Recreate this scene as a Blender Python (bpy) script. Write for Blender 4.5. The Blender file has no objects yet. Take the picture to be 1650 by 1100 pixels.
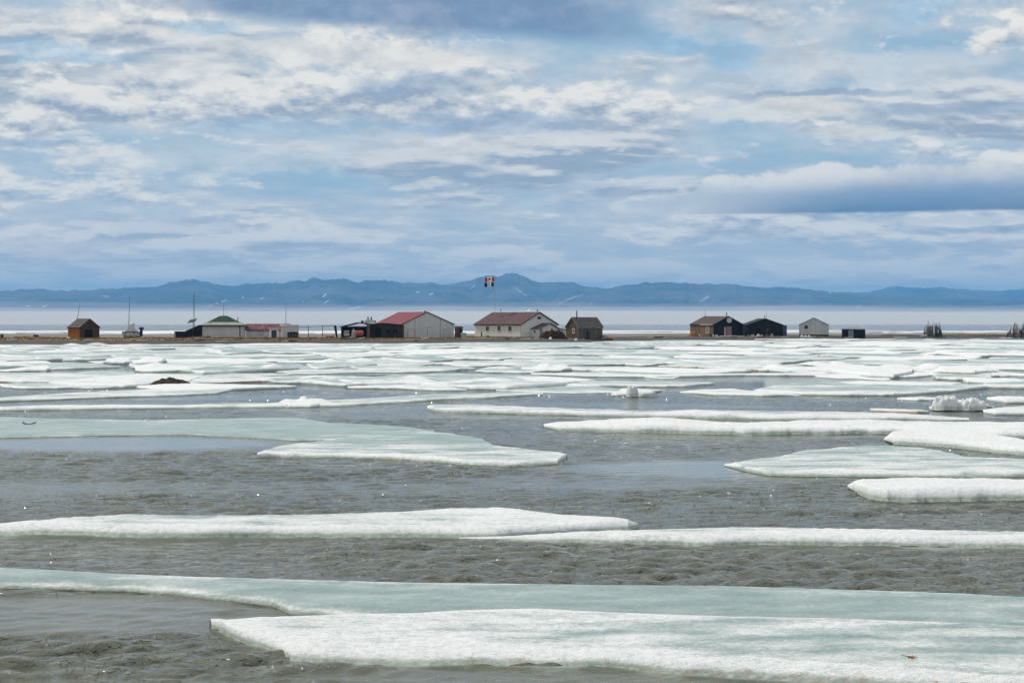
import bpy, math, random
import numpy as np
from mathutils import Vector, Matrix

random.seed(7)
rng = np.random.default_rng(11)
scn = bpy.context.scene
C = scn.collection
R = math.radians

# ------------------------------------------------------------------ camera
CAM_H = 4.0                       # eye height above the water, metres
FPX = 3000.0                      # focal length in photograph pixels (1650 wide)
HOR = 519.0                       # horizon row of the photograph
PITCH = math.atan((550.0 - HOR) / FPX)
cam_d = bpy.data.cameras.new('camera')
cam = bpy.data.objects.new('camera', cam_d)
C.objects.link(cam)
cam.location = (0, 0, CAM_H)
cam.rotation_euler = (R(90) - PITCH, 0, 0)
cam_d.sensor_width = 36.0
cam_d.lens = 36.0 * FPX / 1650.0
cam_d.clip_start = 0.5
cam_d.clip_end = 60000.0
scn.camera = cam

# ------------------------------------------------------------------ render + exposure
scn.view_settings.view_transform = 'Standard'
scn.view_settings.look = 'None'
scn.view_settings.exposure = 0.0
scn.view_settings.gamma = 1.0
scn.view_settings.use_curve_mapping = False
scn.render.engine = 'CYCLES'
scn.cycles.use_denoising = True
scn.cycles.denoising_input_passes = 'RGB_ALBEDO_NORMAL'
scn.cycles.max_bounces = 8
scn.cycles.volume_bounces = 5
scn.cycles.transparent_max_bounces = 8
scn.cycles.sample_clamp_indirect = 4.0

# ------------------------------------------------------------------ sun
SUN_AZ, SUN_EL = R(55.0), R(50.0)       # degrees left of the view direction, height
sun_dir = Vector((-math.sin(SUN_AZ) * math.cos(SUN_EL), math.cos(SUN_AZ) * math.cos(SUN_EL), math.sin(SUN_EL)))
sd = bpy.data.lights.new('sun', 'SUN')
sd.energy = 3.1
sd.angle = R(0.55)
sd.color = (1.0, 0.95, 0.87)
sun = bpy.data.objects.new('sun', sd)
C.objects.link(sun)
sun.rotation_euler = sun_dir.to_track_quat('Z', 'Y').to_euler()


# ------------------------------------------------------------------ node helper
class E:
    """a node socket with arithmetic"""
    def __init__(s, t, k): s.t = t; s.k = k
    def _m(s, op, *a):
        n = s.t.nodes.new('ShaderNodeMath'); n.operation = op
        for i, v in enumerate((s,) + a):
            if isinstance(v, E): s.t.links.new(v.k, n.inputs[i])
            else: n.inputs[i].default_value = v
        return E(s.t, n.outputs[0])
    def __add__(s, o): return s._m('ADD', o)
    __radd__ = __add__
    def __sub__(s, o): return s._m('SUBTRACT', o)
    def __rsub__(s, o): return (s * -1.0) + o
    def __mul__(s, o): return s._m('MULTIPLY', o)
    __rmul__ = __mul__
    def __truediv__(s, o): return s._m('DIVIDE', o)
    def f(s, op, *a): return s._m(op, *a)
    def ss(s, a, b):                                    # smoothstep
        n = s.t.nodes.new('ShaderNodeMapRange'); n.interpolation_type = 'SMOOTHSTEP'
        s.t.links.new(s.k, n.inputs[0])
        for i, v in ((1, a), (2, b)):
            n.inputs[i].default_value = v
        n.inputs[3].default_value = 0.0; n.inputs[4].default_value = 1.0
        return E(s.t, n.outputs[0])


def col3(c): return (c[0], c[1], c[2], 1.0)


def mixc(t, fac, a, b, mode='MIX'):
    n = t.nodes.new('ShaderNodeMix'); n.data_type = 'RGBA'; n.blend_type = mode
    if isinstance(fac, E): t.links.new(fac.k, n.inputs[0])
    else: n.inputs[0].default_value = fac
    for i, v in ((6, a), (7, b)):
        if isinstance(v, E): t.links.new(v.k, n.inputs[i])
        else: n.inputs[i].default_value = col3(v)
    return E(t, n.outputs[2])


def comb(t, x, y, z):
    n = t.nodes.new('ShaderNodeCombineXYZ')
    for i, v in enumerate((x, y, z)):
        if isinstance(v, E): t.links.new(v.k, n.inputs[i])
        else: n.inputs[i].default_value = v
    return E(t, n.outputs[0])


def sep(t, v):
    n = t.nodes.new('ShaderNodeSeparateXYZ'); t.links.new(v.k, n.inputs[0])
    return [E(t, n.outputs[i]) for i in range(3)]


def noise(t, vec, scale, detail=4, rough=0.5, dist=0.0, out=0):
    n = t.nodes.new('ShaderNodeTexNoise')
    if vec is not None: t.links.new(vec.k, n.inputs['Vector'])
    n.inputs['Scale'].default_value = scale
    n.inputs['Detail'].default_value = detail
    n.inputs['Roughness'].default_value = rough
    n.inputs['Distortion'].default_value = dist
    return E(t, n.outputs[out])


def mapping(t, vec, scale=(1, 1, 1), loc=(0, 0, 0), rot=(0, 0, 0)):
    n = t.nodes.new('ShaderNodeMapping')
    t.links.new(vec.k, n.inputs[0])
    n.inputs['Scale'].default_value = scale
    n.inputs['Location'].default_value = loc
    n.inputs['Rotation'].default_value = rot
    return E(t, n.outputs[0])


# ------------------------------------------------------------------ sky
SKY_STRENGTH = 0.1
world = bpy.data.worlds.new('World')
scn.world = world
world.use_nodes = True
t = world.node_tree
t.nodes.clear()
tc = t.nodes.new('ShaderNodeTexCoord')
D = E(t, tc.outputs['Generated'])
dx, dy, dz = sep(t, D)
zc = dz.f('MAXIMUM', 0.0)
U = dx.f('ARCTAN2', dy) * 3000.0                   # arc right of the view axis
V = zc.f('ARCSINE') * 3000.0                       # arc above the horizon
g = (zc + 0.035).f('LOGARITHM', math.e)


def skyvec(kz, off=0.0):
    gg = g if off == 0.0 else (zc + (0.035 + off)).f('LOGARITHM', math.e)
    return comb(t, dx, dy, gg * kz)


def cl(kz, off, scale, detail, rough, shift, dist=0.0):
    v = mapping(t, skyvec(kz, off), (1, 1, 1), shift)
    return noise(t, v, scale, detail, rough, dist)


def lim(e): return e.f('MINIMUM', 1.0).f('MAXIMUM', 0.0)


warp = cl(0.30, 0.0, 9.0, 3, 0.5, (0, 0, 0)) - 0.5
nC = cl(0.36, 0.0, 44.0, 9, 0.62, (1.0, 9.0, 2.0))
SH = (3.1, 1.7, 0.4)
nA = cl(0.36, 0.0, 9.0, 11, 0.62, SH)                 # broken cumulus field
nA2 = cl(0.36, 0.0052, 9.0, 11, 0.62, SH)
SB = (7.3, 2.2, 5.0)
nB = cl(0.75, 0.0, 5.0, 9, 0.56, SB, 0.2)              # drawn out layers
nB2 = cl(0.75, 0.003, 5.0, 9, 0.56, SB, 0.2)
SP = (2.3, 5.1, 1.2)
nP = cl(0.40, 0.0, 27.0, 9, 0.60, SP)                  # small puffs
nP2 = cl(0.40, 0.003, 27.0, 9, 0.60, SP)

sky = t.nodes.new('ShaderNodeTexSky')
sky.sky_type = 'NISHITA'
sky.sun_disc = False
sky.sun_elevation = SUN_EL
sky.sun_rotation = -SUN_AZ
sky.air_density = 1.0; sky.dust_density = 0.6; sky.ozone_density = 1.6
K = 1.0 / SKY_STRENGTH
def sc3(c): return tuple(v * K for v in c)
blue = mixc(t, 0.70, E(t, sky.outputs[0]), sc3((0.27, 0.47, 0.70)))
low = V.ss(330.0, 0.0)
blue = mixc(t, low * 0.8, blue, sc3((0.30, 0.44, 0.62)))

SHD = (0.30, 0.375, 0.50); LIT = (0.92, 0.90, 0.88)
# thin veil, then grey layers, then the lit puffs
veil = (nB * 0.6 + nA * 0.4).ss(0.36, 0.54)
c = mixc(t, veil * 0.88, blue, mixc(t, nC.ss(0.3, 0.7), sc3((0.50, 0.57, 0.68)), sc3((0.74, 0.76, 0.80))))
lay = nB.ss(0.49, 0.56)
c = mixc(t, lay * 0.80, c, mixc(t, lim((nB - nB2) * 16.0 + (nC - 0.5) * 1.2 + 0.40), sc3(SHD), sc3((0.80, 0.80, 0.82))))
big_ = (cl(0.5, 0.0, 2.6, 2, 0.5, (4.0, 1.0, 8.0)) - 0.5) * 0.20
cum = (nA + big_).ss(0.475, 0.545)
lit = lim((nA - nA2) * 11.0 + (nC - 0.5) * 1.1 - (nA - 0.55) * 2.4 + 0.62)
c = mixc(t, cum * 0.90, c, mixc(t, lit, sc3((0.33, 0.40, 0.53)), sc3(LIT)))
puf = (nP + big_).ss(0.56, 0.62)
plit = lim((nP - nP2) * 9.0 + 0.55)
c = mixc(t, puf * 0.40, c, mixc(t, plit, sc3((0.40, 0.48, 0.62)), sc3(LIT)))
# low air
c = mixc(t, V.ss(230.0, 0.0) * 0.62, c, sc3((0.86, 0.80, 0.76)))


def blob(u0, v0, su, sv, tilt=0.0, wu=220.0, wv=60.0):
    """soft patch in the sky, its edge broken up by the cloud noise"""
    a = (U - u0 + warp * wu) / su
    b = (V - v0 - (U - u0) * tilt + (nC - 0.5) * wv * 1.6 + warp * wv) / sv
    r = a * a + b * b
    return r.ss(1.0, 0.15)


WHITE = (0.80, 0.80, 0.81); WARM = (0.90, 0.87, 0.82); SLATE = (0.17, 0.27, 0.46); BL = (0.30, 0.52, 0.76)
for (x, y, su, sv, tilt, colr, k) in [
        (560, 92, 330, 26, -0.03, WHITE, 0.75),
        (260, 66, 170, 12, -0.05, WHITE, 0.7),
        (300, 125, 120, 30, 0.0, WHITE, 0.5),
        (80, 95, 120, 22, 0.0, BL, 0.55), (185, 110, 90, 12, 0.0, BL, 0.5),
        (330, 55, 90, 14, 0.0, BL, 0.5),
        (1090, 78, 80, 22, -0.1, BL, 0.75), (1185, 95, 50, 30, -0.1, BL, 0.7), (1480, 26, 70, 34, 0.2, BL, 0.6),
        (700, 140, 160, 26, 0.0, (0.34, 0.45, 0.62), 0.6), (800, 200, 220, 26, 0.0, (0.33, 0.44, 0.62), 0.6),
        (400, 205, 130, 18, 0.0, (0.40, 0.56, 0.75), 0.6), (620, 215, 160, 18, 0.0, (0.40, 0.55, 0.74), 0.6),
        (1250, 185, 170, 24, 0.0, WARM, 0.65), (1390, 222, 130, 13, 0.02, WARM, 0.6),
        (1420, 120, 260, 40, 0.0, (0.72, 0.74, 0.79), 0.6),
        (1330, 158, 200, 8, 0.02, (0.30, 0.40, 0.56), 0.75), (1560, 184, 200, 12, -0.02, (0.33, 0.43, 0.60), 0.75),
        (60, 240, 150, 9, 0.0, (0.28, 0.41, 0.60), 0.6),
        (350, 262, 320, 30, 0.0, (0.72, 0.76, 0.80), 0.55), (640, 240, 220, 26, 0.0, (0.74, 0.75, 0.78), 0.5),
        (620, 355, 190, 7, 0.0, WHITE, 0.6), (70, 412, 110, 14, -0.05, (0.80, 0.76, 0.74), 0.7),
        (1000, 312, 70, 9, 0.0, SLATE, 0.35), (900, 205, 90, 10, 0.0, (0.28, 0.38, 0.56), 0.5),
        (1500, 358, 190, 8, 0.0, (0.62, 0.66, 0.72), 0.6), (1620, 396, 130, 7, 0.0, (0.66, 0.68, 0.73), 0.6),
        (1548, 437, 42, 7, 0.0, (0.62, 0.64, 0.70), 0.8), (1580, 374, 120, 8, 0.0, (0.22, 0.34, 0.52), 0.5)]:
    m_ = blob(x - 825.0, HOR - y, su, sv, tilt, 160.0, sv * 1.2 + 8) * k
    c = mixc(t, m_ * (0.55 + lim(1.0 - (nC - 0.5).f('ABSOLUTE') * 3.0) * 0.45), c, mixc(t, nC.ss(0.35, 0.65), sc3(tuple(q * 0.86 for q in colr)), sc3(tuple(min(0.92, q * 1.10) for q in colr))))
# slate layer across the top left, running on above the frame
edge = V - 462.0 + (U + 100.0) * 0.062 + warp * 40.0 + (nC - 0.5) * 16.0
mS = edge.ss(-12.0, 14.0) * (U + warp * 300.0).ss(-720.0, -420.0) * (U + warp * 160.0).ss(300.0, 60.0) * V.ss(760.0, 600.0)
c = mixc(t, mS * 0.88, c, mixc(t, nC.ss(0.35, 0.7), sc3((0.17, 0.26, 0.45)), sc3((0.27, 0.36, 0.55))))
# long cumulus bank at the right
lump = (noise(t, skyvec(0.16), 26.0, 8, 0.62) - 0.5)
lump2 = (noise(t, skyvec(0.1), 11.0, 3, 0.5) - 0.5)
tt = (V - 170.0 - (U - 225.0) * 0.002) / (lump * 90.0 + lump2 * 50.0 + (U - 225.0).ss(-100.0, 420.0) * 44.0 + 40.0)
side = (U + lump * 160.0).ss(150.0, 320.0) * U.ss(3800.0, 2000.0)
mC = tt.ss(0.0, 0.08) * tt.ss(1.02, 0.90) * side
dk = (tt + lump * 0.7).ss(0.90, 0.35) * (U + lump * 200.0).ss(180.0, 520.0)
cc = mixc(t, dk * 0.92, mixc(t, (lump + 0.5).ss(0.35, 0.6), sc3((0.62, 0.66, 0.72)), sc3((0.88, 0.86, 0.85))), mixc(t, tt.ss(0.0, 0.5), sc3((0.05, 0.13, 0.29)), sc3((0.20, 0.30, 0.48))))
c = mixc(t, mC * 0.93, c, cc)
c = mixc(t, 1.0, c, (1.06, 1.03, 0.95), 'MULTIPLY')
# the lower hemisphere
c = mixc(t, dz.ss(-0.02, 0.0), sc3((0.22, 0.30, 0.38)), c)
bg = t.nodes.new('ShaderNodeBackground')
t.links.new(c.k, bg.inputs[0])
bg.inputs[1].default_value = SKY_STRENGTH
wo = t.nodes.new('ShaderNodeOutputWorld')
t.links.new(bg.outputs[0], wo.inputs[0])
world.cycles.sampling_method = 'MANUAL'
world.cycles.sample_map_resolution = 512


# ================================================================== helpers
def px2g(px, py, z=0.0):
    """photograph pixel -> the point of the level plane at height z that it shows"""
    dxp = (px - 825.0) / FPX
    dyp = (550.0 - py) / FPX
    d = Vector((dxp, 1.0, dyp))
    cp, sp = math.cos(-PITCH), math.sin(-PITCH)
    d = Vector((d.x, d.y * cp - d.z * sp, d.y * sp + d.z * cp))
    k = (z - CAM_H) / d.z
    return Vector((d.x * k, d.y * k, z))


def at(px, dist, z=0.0):
    return Vector(((px - 825.0) / FPX * dist, dist, z))


def yz(py, dist):                                   # height shown at row py, that far away
    return CAM_H - (py - HOR) * dist / FPX


def hashn(ix, iy, seed):
    h = (ix.astype(np.int64) * 374761393 + iy.astype(np.int64) * 668265263 + seed * 1442695041) & 0xffffffff
    h = ((h ^ (h >> 13)) * 1274126177) & 0xffffffff
    return ((h ^ (h >> 16)) & 0xffff) / 65535.0


def vnoise(x, y, seed=0):
    x = np.asarray(x, float); y = np.asarray(y, float)
    ix = np.floor(x); iy = np.floor(y)
    fx = x - ix; fy = y - iy
    fx = fx * fx * fx * (fx * (fx * 6 - 15) + 10); fy = fy * fy * fy * (fy * (fy * 6 - 15) + 10)
    a = hashn(ix, iy, seed); b = hashn(ix + 1, iy, seed); c_ = hashn(ix, iy + 1, seed); d = hashn(ix + 1, iy + 1, seed)
    return (a * (1 - fx) + b * fx) * (1 - fy) + (c_ * (1 - fx) + d * fx) * fy - 0.5


def fbm(x, y, oct=4, seed=0, gain=0.5):
    s = 0; a = 1.0; f = 1.0; n = 0
    for i in range(oct):
        s = s + a * vnoise(np.asarray(x) * f + 17.3 * i, np.asarray(y) * f - 9.1 * i, seed + i * 7)
        n += a; a *= gain; f *= 2.03
    return s / n * 2.0


def sstep(a, b, x):
    k = np.clip((x - a) / (b - a), 0, 1)
    return k * k * (3 - 2 * k)


def mesh_obj(name, verts, faces, mat, parent=None, smooth=False, attr=None):
    me = bpy.data.meshes.new(name)
    verts = np.asarray(verts, dtype=np.float32).reshape(-1, 3)
    if isinstance(faces, np.ndarray) and faces.ndim == 2:
        n, k = faces.shape
        me.vertices.add(len(verts)); me.vertices.foreach_set('co', verts.ravel())
        me.loops.add(n * k); me.loops.foreach_set('vertex_index', faces.astype(np.int32).ravel())
        me.polygons.add(n)
        me.polygons.foreach_set('loop_start', np.arange(0, n * k, k, dtype=np.int32))
        me.polygons.foreach_set('loop_total', np.full(n, k, dtype=np.int32))
        me.update(calc_edges=True)
    else:
        me.from_pydata([tuple(map(float, v)) for v in verts], [], [tuple(int(i) for i in f) for f in faces])
        me.update()
    if smooth: me.polygons.foreach_set('use_smooth', np.ones(len(me.polygons), dtype=bool))
    if attr:
        for k_, a_ in attr.items():
            l = me.attributes.new(k_, 'FLOAT_COLOR', 'POINT')
            l.data.foreach_set('color', np.asarray(a_, dtype=np.float32).ravel())
    if mat: me.materials.append(mat)
    o = bpy.data.objects.new(name, me)
    C.objects.link(o)
    if parent is not None: o.parent = parent
    return o


def grid_faces(nr, nc, base=0):
    r, c_ = np.meshgrid(np.arange(nr - 1), np.arange(nc - 1), indexing='ij')
    a = base + r * nc + c_
    return np.stack([a, a + 1, a + nc + 1, a + nc], -1).reshape(-1, 4)


def tag(o, label, cat, group=None):
    o['label'] = label; o['category'] = cat
    if group: o['group'] = group
    return o


def empty(name, loc, rz, label, cat, group=None):
    o = bpy.data.objects.new(name, None)
    C.objects.link(o)
    o.location = loc; o.rotation_euler = (0, 0, rz)
    return tag(o, label, cat, group)


class MB:
    """collects simple solids, then links them as one mesh"""
    def __init__(s): s.v = []; s.f = []
    def _add(s, vs, fs):
        b = len(s.v); s.v += [tuple(v) for v in vs]; s.f += [tuple(b + i for i in f) for f in fs]; return s
    def box(s, x0, x1, y0, y1, z0, z1, m=None):
        vs = [Vector(p) for p in ((x0, y0, z0), (x1, y0, z0), (x1, y1, z0), (x0, y1, z0), (x0, y0, z1), (x1, y0, z1), (x1, y1, z1), (x0, y1, z1))]
        if m: vs = [m @ v for v in vs]
        return s._add(vs, [(0, 3, 2, 1), (4, 5, 6, 7), (0, 1, 5, 4), (1, 2, 6, 5), (2, 3, 7, 6), (3, 0, 4, 7)])
    def prism(s, poly, axis, a0, a1):
        """closed outline extruded along an axis ('x' outline is (y,z); 'y' is (x,z); 'z' is (x,y))"""
        def P(p, a): return {'x': (a, p[0], p[1]), 'y': (p[0], a, p[1]), 'z': (p[0], p[1], a)}[axis]
        n = len(poly)
        vs = [P(p, a0) for p in poly] + [P(p, a1) for p in poly]
        fs = [tuple(range(n))[::-1], tuple(range(n, 2 * n))] + [(i, (i + 1) % n, n + (i + 1) % n, n + i) for i in range(n)]
        return s._add(vs, fs)
    def tube(s, p0, p1, r0, r1=None, n=8):
        r1 = r0 if r1 is None else r1
        p0 = Vector(p0); p1 = Vector(p1); d = (p1 - p0).normalized()
        a = d.orthogonal().normalized(); b = d.cross(a)
        vs = [p0 + (a * math.cos(k * 2 * math.pi / n) + b * math.sin(k * 2 * math.pi / n)) * r0 for k in range(n)]
        vs += [p1 + (a * math.cos(k * 2 * math.pi / n) + b * math.sin(k * 2 * math.pi / n)) * r1 for k in range(n)]
        return s._add(vs, [tuple(range(n))[::-1], tuple(range(n, 2 * n))] + [(i, (i + 1) % n, n + (i + 1) % n, n + i) for i in range(n)])
    def lathe(s, prof, cx=0, cy=0, n=12):
        vs = []; fs = []
        for (r, z) in prof:
            vs += [(cx + r * math.cos(k * 2 * math.pi / n), cy + r * math.sin(k * 2 * math.pi / n), z) for k in range(n)]
        for i in range(len(prof) - 1):
            fs += [(i * n + k, i * n + (k + 1) % n, (i + 1) * n + (k + 1) % n, (i + 1) * n + k) for k in range(n)]
        m = len(prof) - 1
        fs += [tuple(range(n))[::-1], tuple(m * n + k for k in range(n))]
        return s._add(vs, fs)
    def quadslab(s, p, th):
        """slab with the given four top corners, th thick straight down"""
        p = [Vector(q) for q in p]; d = Vector((0, 0, -th))
        return s._add(p + [q + d for q in p], [(0, 1, 2, 3), (7, 6, 5, 4)] + [(i, i + 4, (i + 1) % 4 + 4, (i + 1) % 4) for i in range(4)])
    def build(s, name, mat, parent=None):
        o = mesh_obj(name, s.v, s.f, mat, parent)
        import bmesh
        bm = bmesh.new(); bm.from_mesh(o.data)
        bmesh.ops.recalc_face_normals(bm, faces=bm.faces)
        bm.to_mesh(o.data); bm.free()
        return o


# ------------------------------------------------------------------ materials
def newmat(name):
    m = bpy.data.materials.new(name); m.use_nodes = True
    t_ = m.node_tree; b = t_.nodes['Principled BSDF']
    return m, t_, b


def link(t_, e, sock): t_.links.new(e.k, sock)


def bump(t_, b, h, strength, dist=0.02, prev=None):
    n = t_.nodes.new('ShaderNodeBump')
    n.inputs['Strength'].default_value = strength
    n.inputs['Distance'].default_value = dist
    t_.links.new(h.k, n.inputs['Height'])
    if prev is not None: t_.links.new(prev.outputs[0], n.inputs['Normal'])
    t_.links.new(n.outputs[0], b.inputs['Normal'])
    return n


def objco(t_): return E(t_, t_.nodes.new('ShaderNodeTexCoord').outputs['Object'])
def pos(t_): return E(t_, t_.nodes.new('ShaderNodeNewGeometry').outputs['Position'])


def mat_plain(name, a, b_, scale=3.0, rough=0.8, contrast=(0.35, 0.65), bs=0.3, stretch=(1, 1, 1), metal=0.0):
    m, t_, b = newmat(name)
    v = mapping(t_, objco(t_), stretch)
    n = noise(t_, v, scale, 6, 0.6)
    link(t_, mixc(t_, n.ss(*contrast), a, b_), b.inputs['Base Color'])
    b.inputs['Roughness'].default_value = rough
    b.inputs['Specular IOR Level'].default_value = 0.2
    b.inputs['Metallic'].default_value = metal
    if bs: bump(t_, b, noise(t_, v, scale * 4, 4, 0.6), bs, 0.03)
    return m


def mat_boards(name, a, b_, gap, width, vertical=True, rough=0.85, dirt=0.5):
    """weathered boards: each board its own tone, narrow dark joints, streaks"""
    m, t_, b = newmat(name)
    v = objco(t_)
    x, y, z = sep(t_, v)
    u = (x + y) if vertical else z
    k = u / width
    idx = k.f('FLOOR'); fr = k.f('FRACT')
    n = t_.nodes.new('ShaderNodeTexWhiteNoise'); n.noise_dimensions = '1D'
    t_.links.new(idx.k, n.inputs['W'])
    tone = E(t_, n.outputs[0])
    st = noise(t_, mapping(t_, v, (1, 1, 0.15) if vertical else (0.15, 0.15, 1)), 9.0, 5, 0.65)
    f = (tone * 0.55 + st * 0.9 - 0.25).f('MINIMUM', 1.0).f('MAXIMUM', 0.0)
    c_ = mixc(t_, f, a, b_)
    big = noise(t_, v, 0.9, 4, 0.6).ss(0.45, 0.7)
    c_ = mixc(t_, big * dirt, c_, tuple(q * 0.55 for q in a))
    joint = (fr - 0.5).f('ABSOLUTE').ss(0.42, 0.5)
    c_ = mixc(t_, joint * 0.8, c_, gap)
    link(t_, c_, b.inputs['Base Color'])
    b.inputs['Roughness'].default_value = rough
    b.inputs['Specular IOR Level'].default_value = 0.15
    bump(t_, b, (1.0 - joint) + st * 0.2, 0.6, 0.02)
    return m


def mat_shingle(name, a, b_, c3, rough=0.8):
    m, t_, b = newmat(name)
    v = objco(t_)
    x, y, z = sep(t_, v)
    br = t_.nodes.new('ShaderNodeTexBrick')
    uv = comb(t_, x, y * 1.15 + z * 0.4, 0.0)
    t_.links.new(uv.k, br.inputs['Vector'])
    br.inputs['Color1'].default_value = col3(a); br.inputs['Color2'].default_value = col3(b_)
    br.inputs['Mortar'].default_value = col3(tuple(q * 0.4 for q in a))
    br.inputs['Scale'].default_value = 2.2; br.inputs['Mortar Size'].default_value = 0.02
    br.inputs['Brick Width'].default_value = 0.9; br.inputs['Row Height'].default_value = 0.35
    n = noise(t_, v, 1.4, 6, 0.7)
    c_ = mixc(t_, n.ss(0.42, 0.66) * 0.75, E(t_, br.outputs['Color']), c3)
    link(t_, c_, b.inputs['Base Color'])
    b.inputs['Roughness'].default_value = rough
    b.inputs['Specular IOR Level'].default_value = 0.15
    bump(t_, b, E(t_, br.outputs['Fac']) * -1.0 + n * 0.4, 0.6, 0.03)
    return m


M = {}
M['white_paint'] = mat_boards('white_paint', (0.62, 0.62, 0.60), (0.76, 0.76, 0.74), (0.40, 0.40, 0.38), 0.22, False, 0.7, 0.12)
M['white_panel'] = mat_boards('white_panel', (0.50, 0.52, 0.53), (0.60, 0.61, 0.61), (0.42, 0.43, 0.44), 1.22, True, 0.7, 0.15)
M['white_trim'] = mat_plain('white_trim', (0.62, 0.62, 0.60), (0.78, 0.78, 0.76), 2.0, 0.6, bs=0)
M['cream'] = mat_plain('cream', (0.60, 0.58, 0.50), (0.72, 0.71, 0.66), 2.0, 0.6, bs=0)
M['grey_seam'] = mat_plain('grey_seam', (0.10, 0.12, 0.14), (0.17, 0.19, 0.21), 2.0, 0.7, bs=0)
M['lit_brown_wood'] = mat_boards('lit_brown_wood', (0.26, 0.085, 0.026), (0.46, 0.17, 0.055), (0.04, 0.012, 0.008), 0.18, True)  # brown hut's sunny side: orange raised to paint in grazing sunlight
M['dark_wood'] = mat_boards('dark_wood', (0.026, 0.023, 0.022), (0.066, 0.060, 0.058), (0.012, 0.01, 0.01), 0.2, True)
M['black_wood'] = mat_boards('black_wood', (0.012, 0.012, 0.016), (0.028, 0.028, 0.034), (0.004, 0.004, 0.005), 0.25, True, 0.75)
M['grey_wood'] = mat_boards('grey_wood', (0.085, 0.074, 0.062), (0.19, 0.172, 0.15), (0.03, 0.026, 0.022), 0.17, True)
M['tan_wood'] = mat_boards('tan_wood', (0.075, 0.055, 0.038), (0.17, 0.128, 0.092), (0.04, 0.03, 0.02), 0.19, True)
M['plywood'] = mat_boards('plywood', (0.16, 0.108, 0.055), (0.28, 0.20, 0.11), (0.09, 0.055, 0.03), 0.6, True, 0.8, 0.5)
M['shingle_grey'] = mat_shingle('shingle_grey', (0.07, 0.062, 0.057), (0.14, 0.125, 0.115), (0.05, 0.043, 0.04))
M['shingle_red_brown'] = mat_shingle('shingle_red_brown', (0.085, 0.045, 0.044), (0.175, 0.10, 0.098), (0.06, 0.04, 0.04))
M['shingle_brown'] = mat_shingle('shingle_brown', (0.085, 0.058, 0.05), (0.13, 0.095, 0.085), (0.06, 0.05, 0.045))
M['shingle_crimson'] = mat_shingle('shingle_crimson', (0.14, 0.032, 0.045), (0.23, 0.085, 0.10), (0.26, 0.17, 0.17))
M['red_roof'] = mat_plain('red_roof', (0.13, 0.007, 0.013), (0.22, 0.025, 0.034), 0.8, 0.55, (0.3, 0.75), 0.15)
M['green_roof'] = mat_plain('green_roof', (0.010, 0.035, 0.014), (0.02, 0.06, 0.025), 1.5, 0.8)
M['pale_roof'] = mat_plain('pale_roof', (0.24, 0.25, 0.24), (0.33, 0.34, 0.33), 1.5, 0.7)
M['dark_trim'] = mat_plain('dark_trim', (0.02, 0.02, 0.022), (0.04, 0.038, 0.038), 2.0, 0.7, bs=0)
M['maroon_trim'] = mat_plain('maroon_trim', (0.05, 0.012, 0.016), (0.09, 0.025, 0.03), 2.0, 0.7, bs=0)
M['black_roof'] = mat_plain('black_roof', (0.015, 0.015, 0.018), (0.045, 0.045, 0.05), 1.5, 0.85)
M['hollow'] = mat_plain('hollow', (0.006, 0.006, 0.006), (0.012, 0.011, 0.011), 2.0, 0.95, bs=0)  # near-black colour put in for the shade inside openings
M['navy'] = mat_plain('navy', (0.025, 0.045, 0.065), (0.05, 0.08, 0.105), 2.0, 0.6, bs=0)
M['slate_side'] = mat_boards('slate_side', (0.06, 0.085, 0.11), (0.10, 0.13, 0.16), (0.03, 0.04, 0.05), 0.3, True)
M['pink_door'] = mat_boards('pink_door', (0.24, 0.15, 0.14), (0.36, 0.25, 0.235), (0.12, 0.08, 0.08), 0.45, True, 0.7, 0.3)
M['grey_door'] = mat_boards('grey_door', (0.20, 0.22, 0.23), (0.30, 0.32, 0.33), (0.10, 0.11, 0.12), 0.5, True, 0.7, 0.2)
M['metal'] = mat_plain('metal', (0.12, 0.125, 0.13), (0.22, 0.23, 0.235), 4.0, 0.5, metal=0.4, bs=0.1)
M['dark_metal'] = mat_plain('dark_metal', (0.02, 0.022, 0.024), (0.05, 0.052, 0.056), 4.0, 0.55, bs=0.1)
M['rust'] = mat_plain('rust', (0.20, 0.06, 0.025), (0.36, 0.13, 0.06), 4.0, 0.85)
M['red_tank'] = mat_plain('red_tank', (0.36, 0.07, 0.05), (0.46, 0.13, 0.09), 3.0, 0.55, bs=0.1)
M['canvas'] = mat_plain('canvas', (0.42, 0.42, 0.40), (0.56, 0.56, 0.54), 2.0, 0.9)
M['hull'] = mat_plain('hull', (0.10, 0.13, 0.15), (0.50, 0.53, 0.54), 2.2, 0.6, (0.4, 0.55))
M['mint'] = mat_plain('mint', (0.26, 0.38, 0.32), (0.36, 0.46, 0.40), 2.0, 0.7)
M['driftwood'] = mat_plain('driftwood', (0.14, 0.125, 0.11), (0.34, 0.31, 0.275), 5.0, 0.9, stretch=(1, 1, 0.2))
M['dark_driftwood'] = mat_plain('dark_driftwood', (0.03, 0.026, 0.024), (0.09, 0.08, 0.07), 5.0, 0.9, stretch=(1, 1, 0.2))
M['pale_wood'] = mat_plain('pale_wood', (0.38, 0.36, 0.33), (0.58, 0.56, 0.53), 4.0, 0.85, stretch=(0.2, 1, 1))
M['orange_wood'] = mat_plain('orange_wood', (0.20, 0.075, 0.02), (0.36, 0.16, 0.05), 5.0, 0.9)
M['brown_heap'] = mat_plain('brown_heap', (0.018, 0.010, 0.007), (0.075, 0.035, 0.022), 3.5, 0.95, bs=0.9)
M['soil'] = mat_plain('soil', (0.010, 0.008, 0.006), (0.06, 0.045, 0.03), 5.0, 0.95, bs=1.0)
M['black_stick'] = mat_plain('black_stick', (0.008, 0.008, 0.007), (0.02, 0.019, 0.017), 6.0, 0.8)
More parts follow.
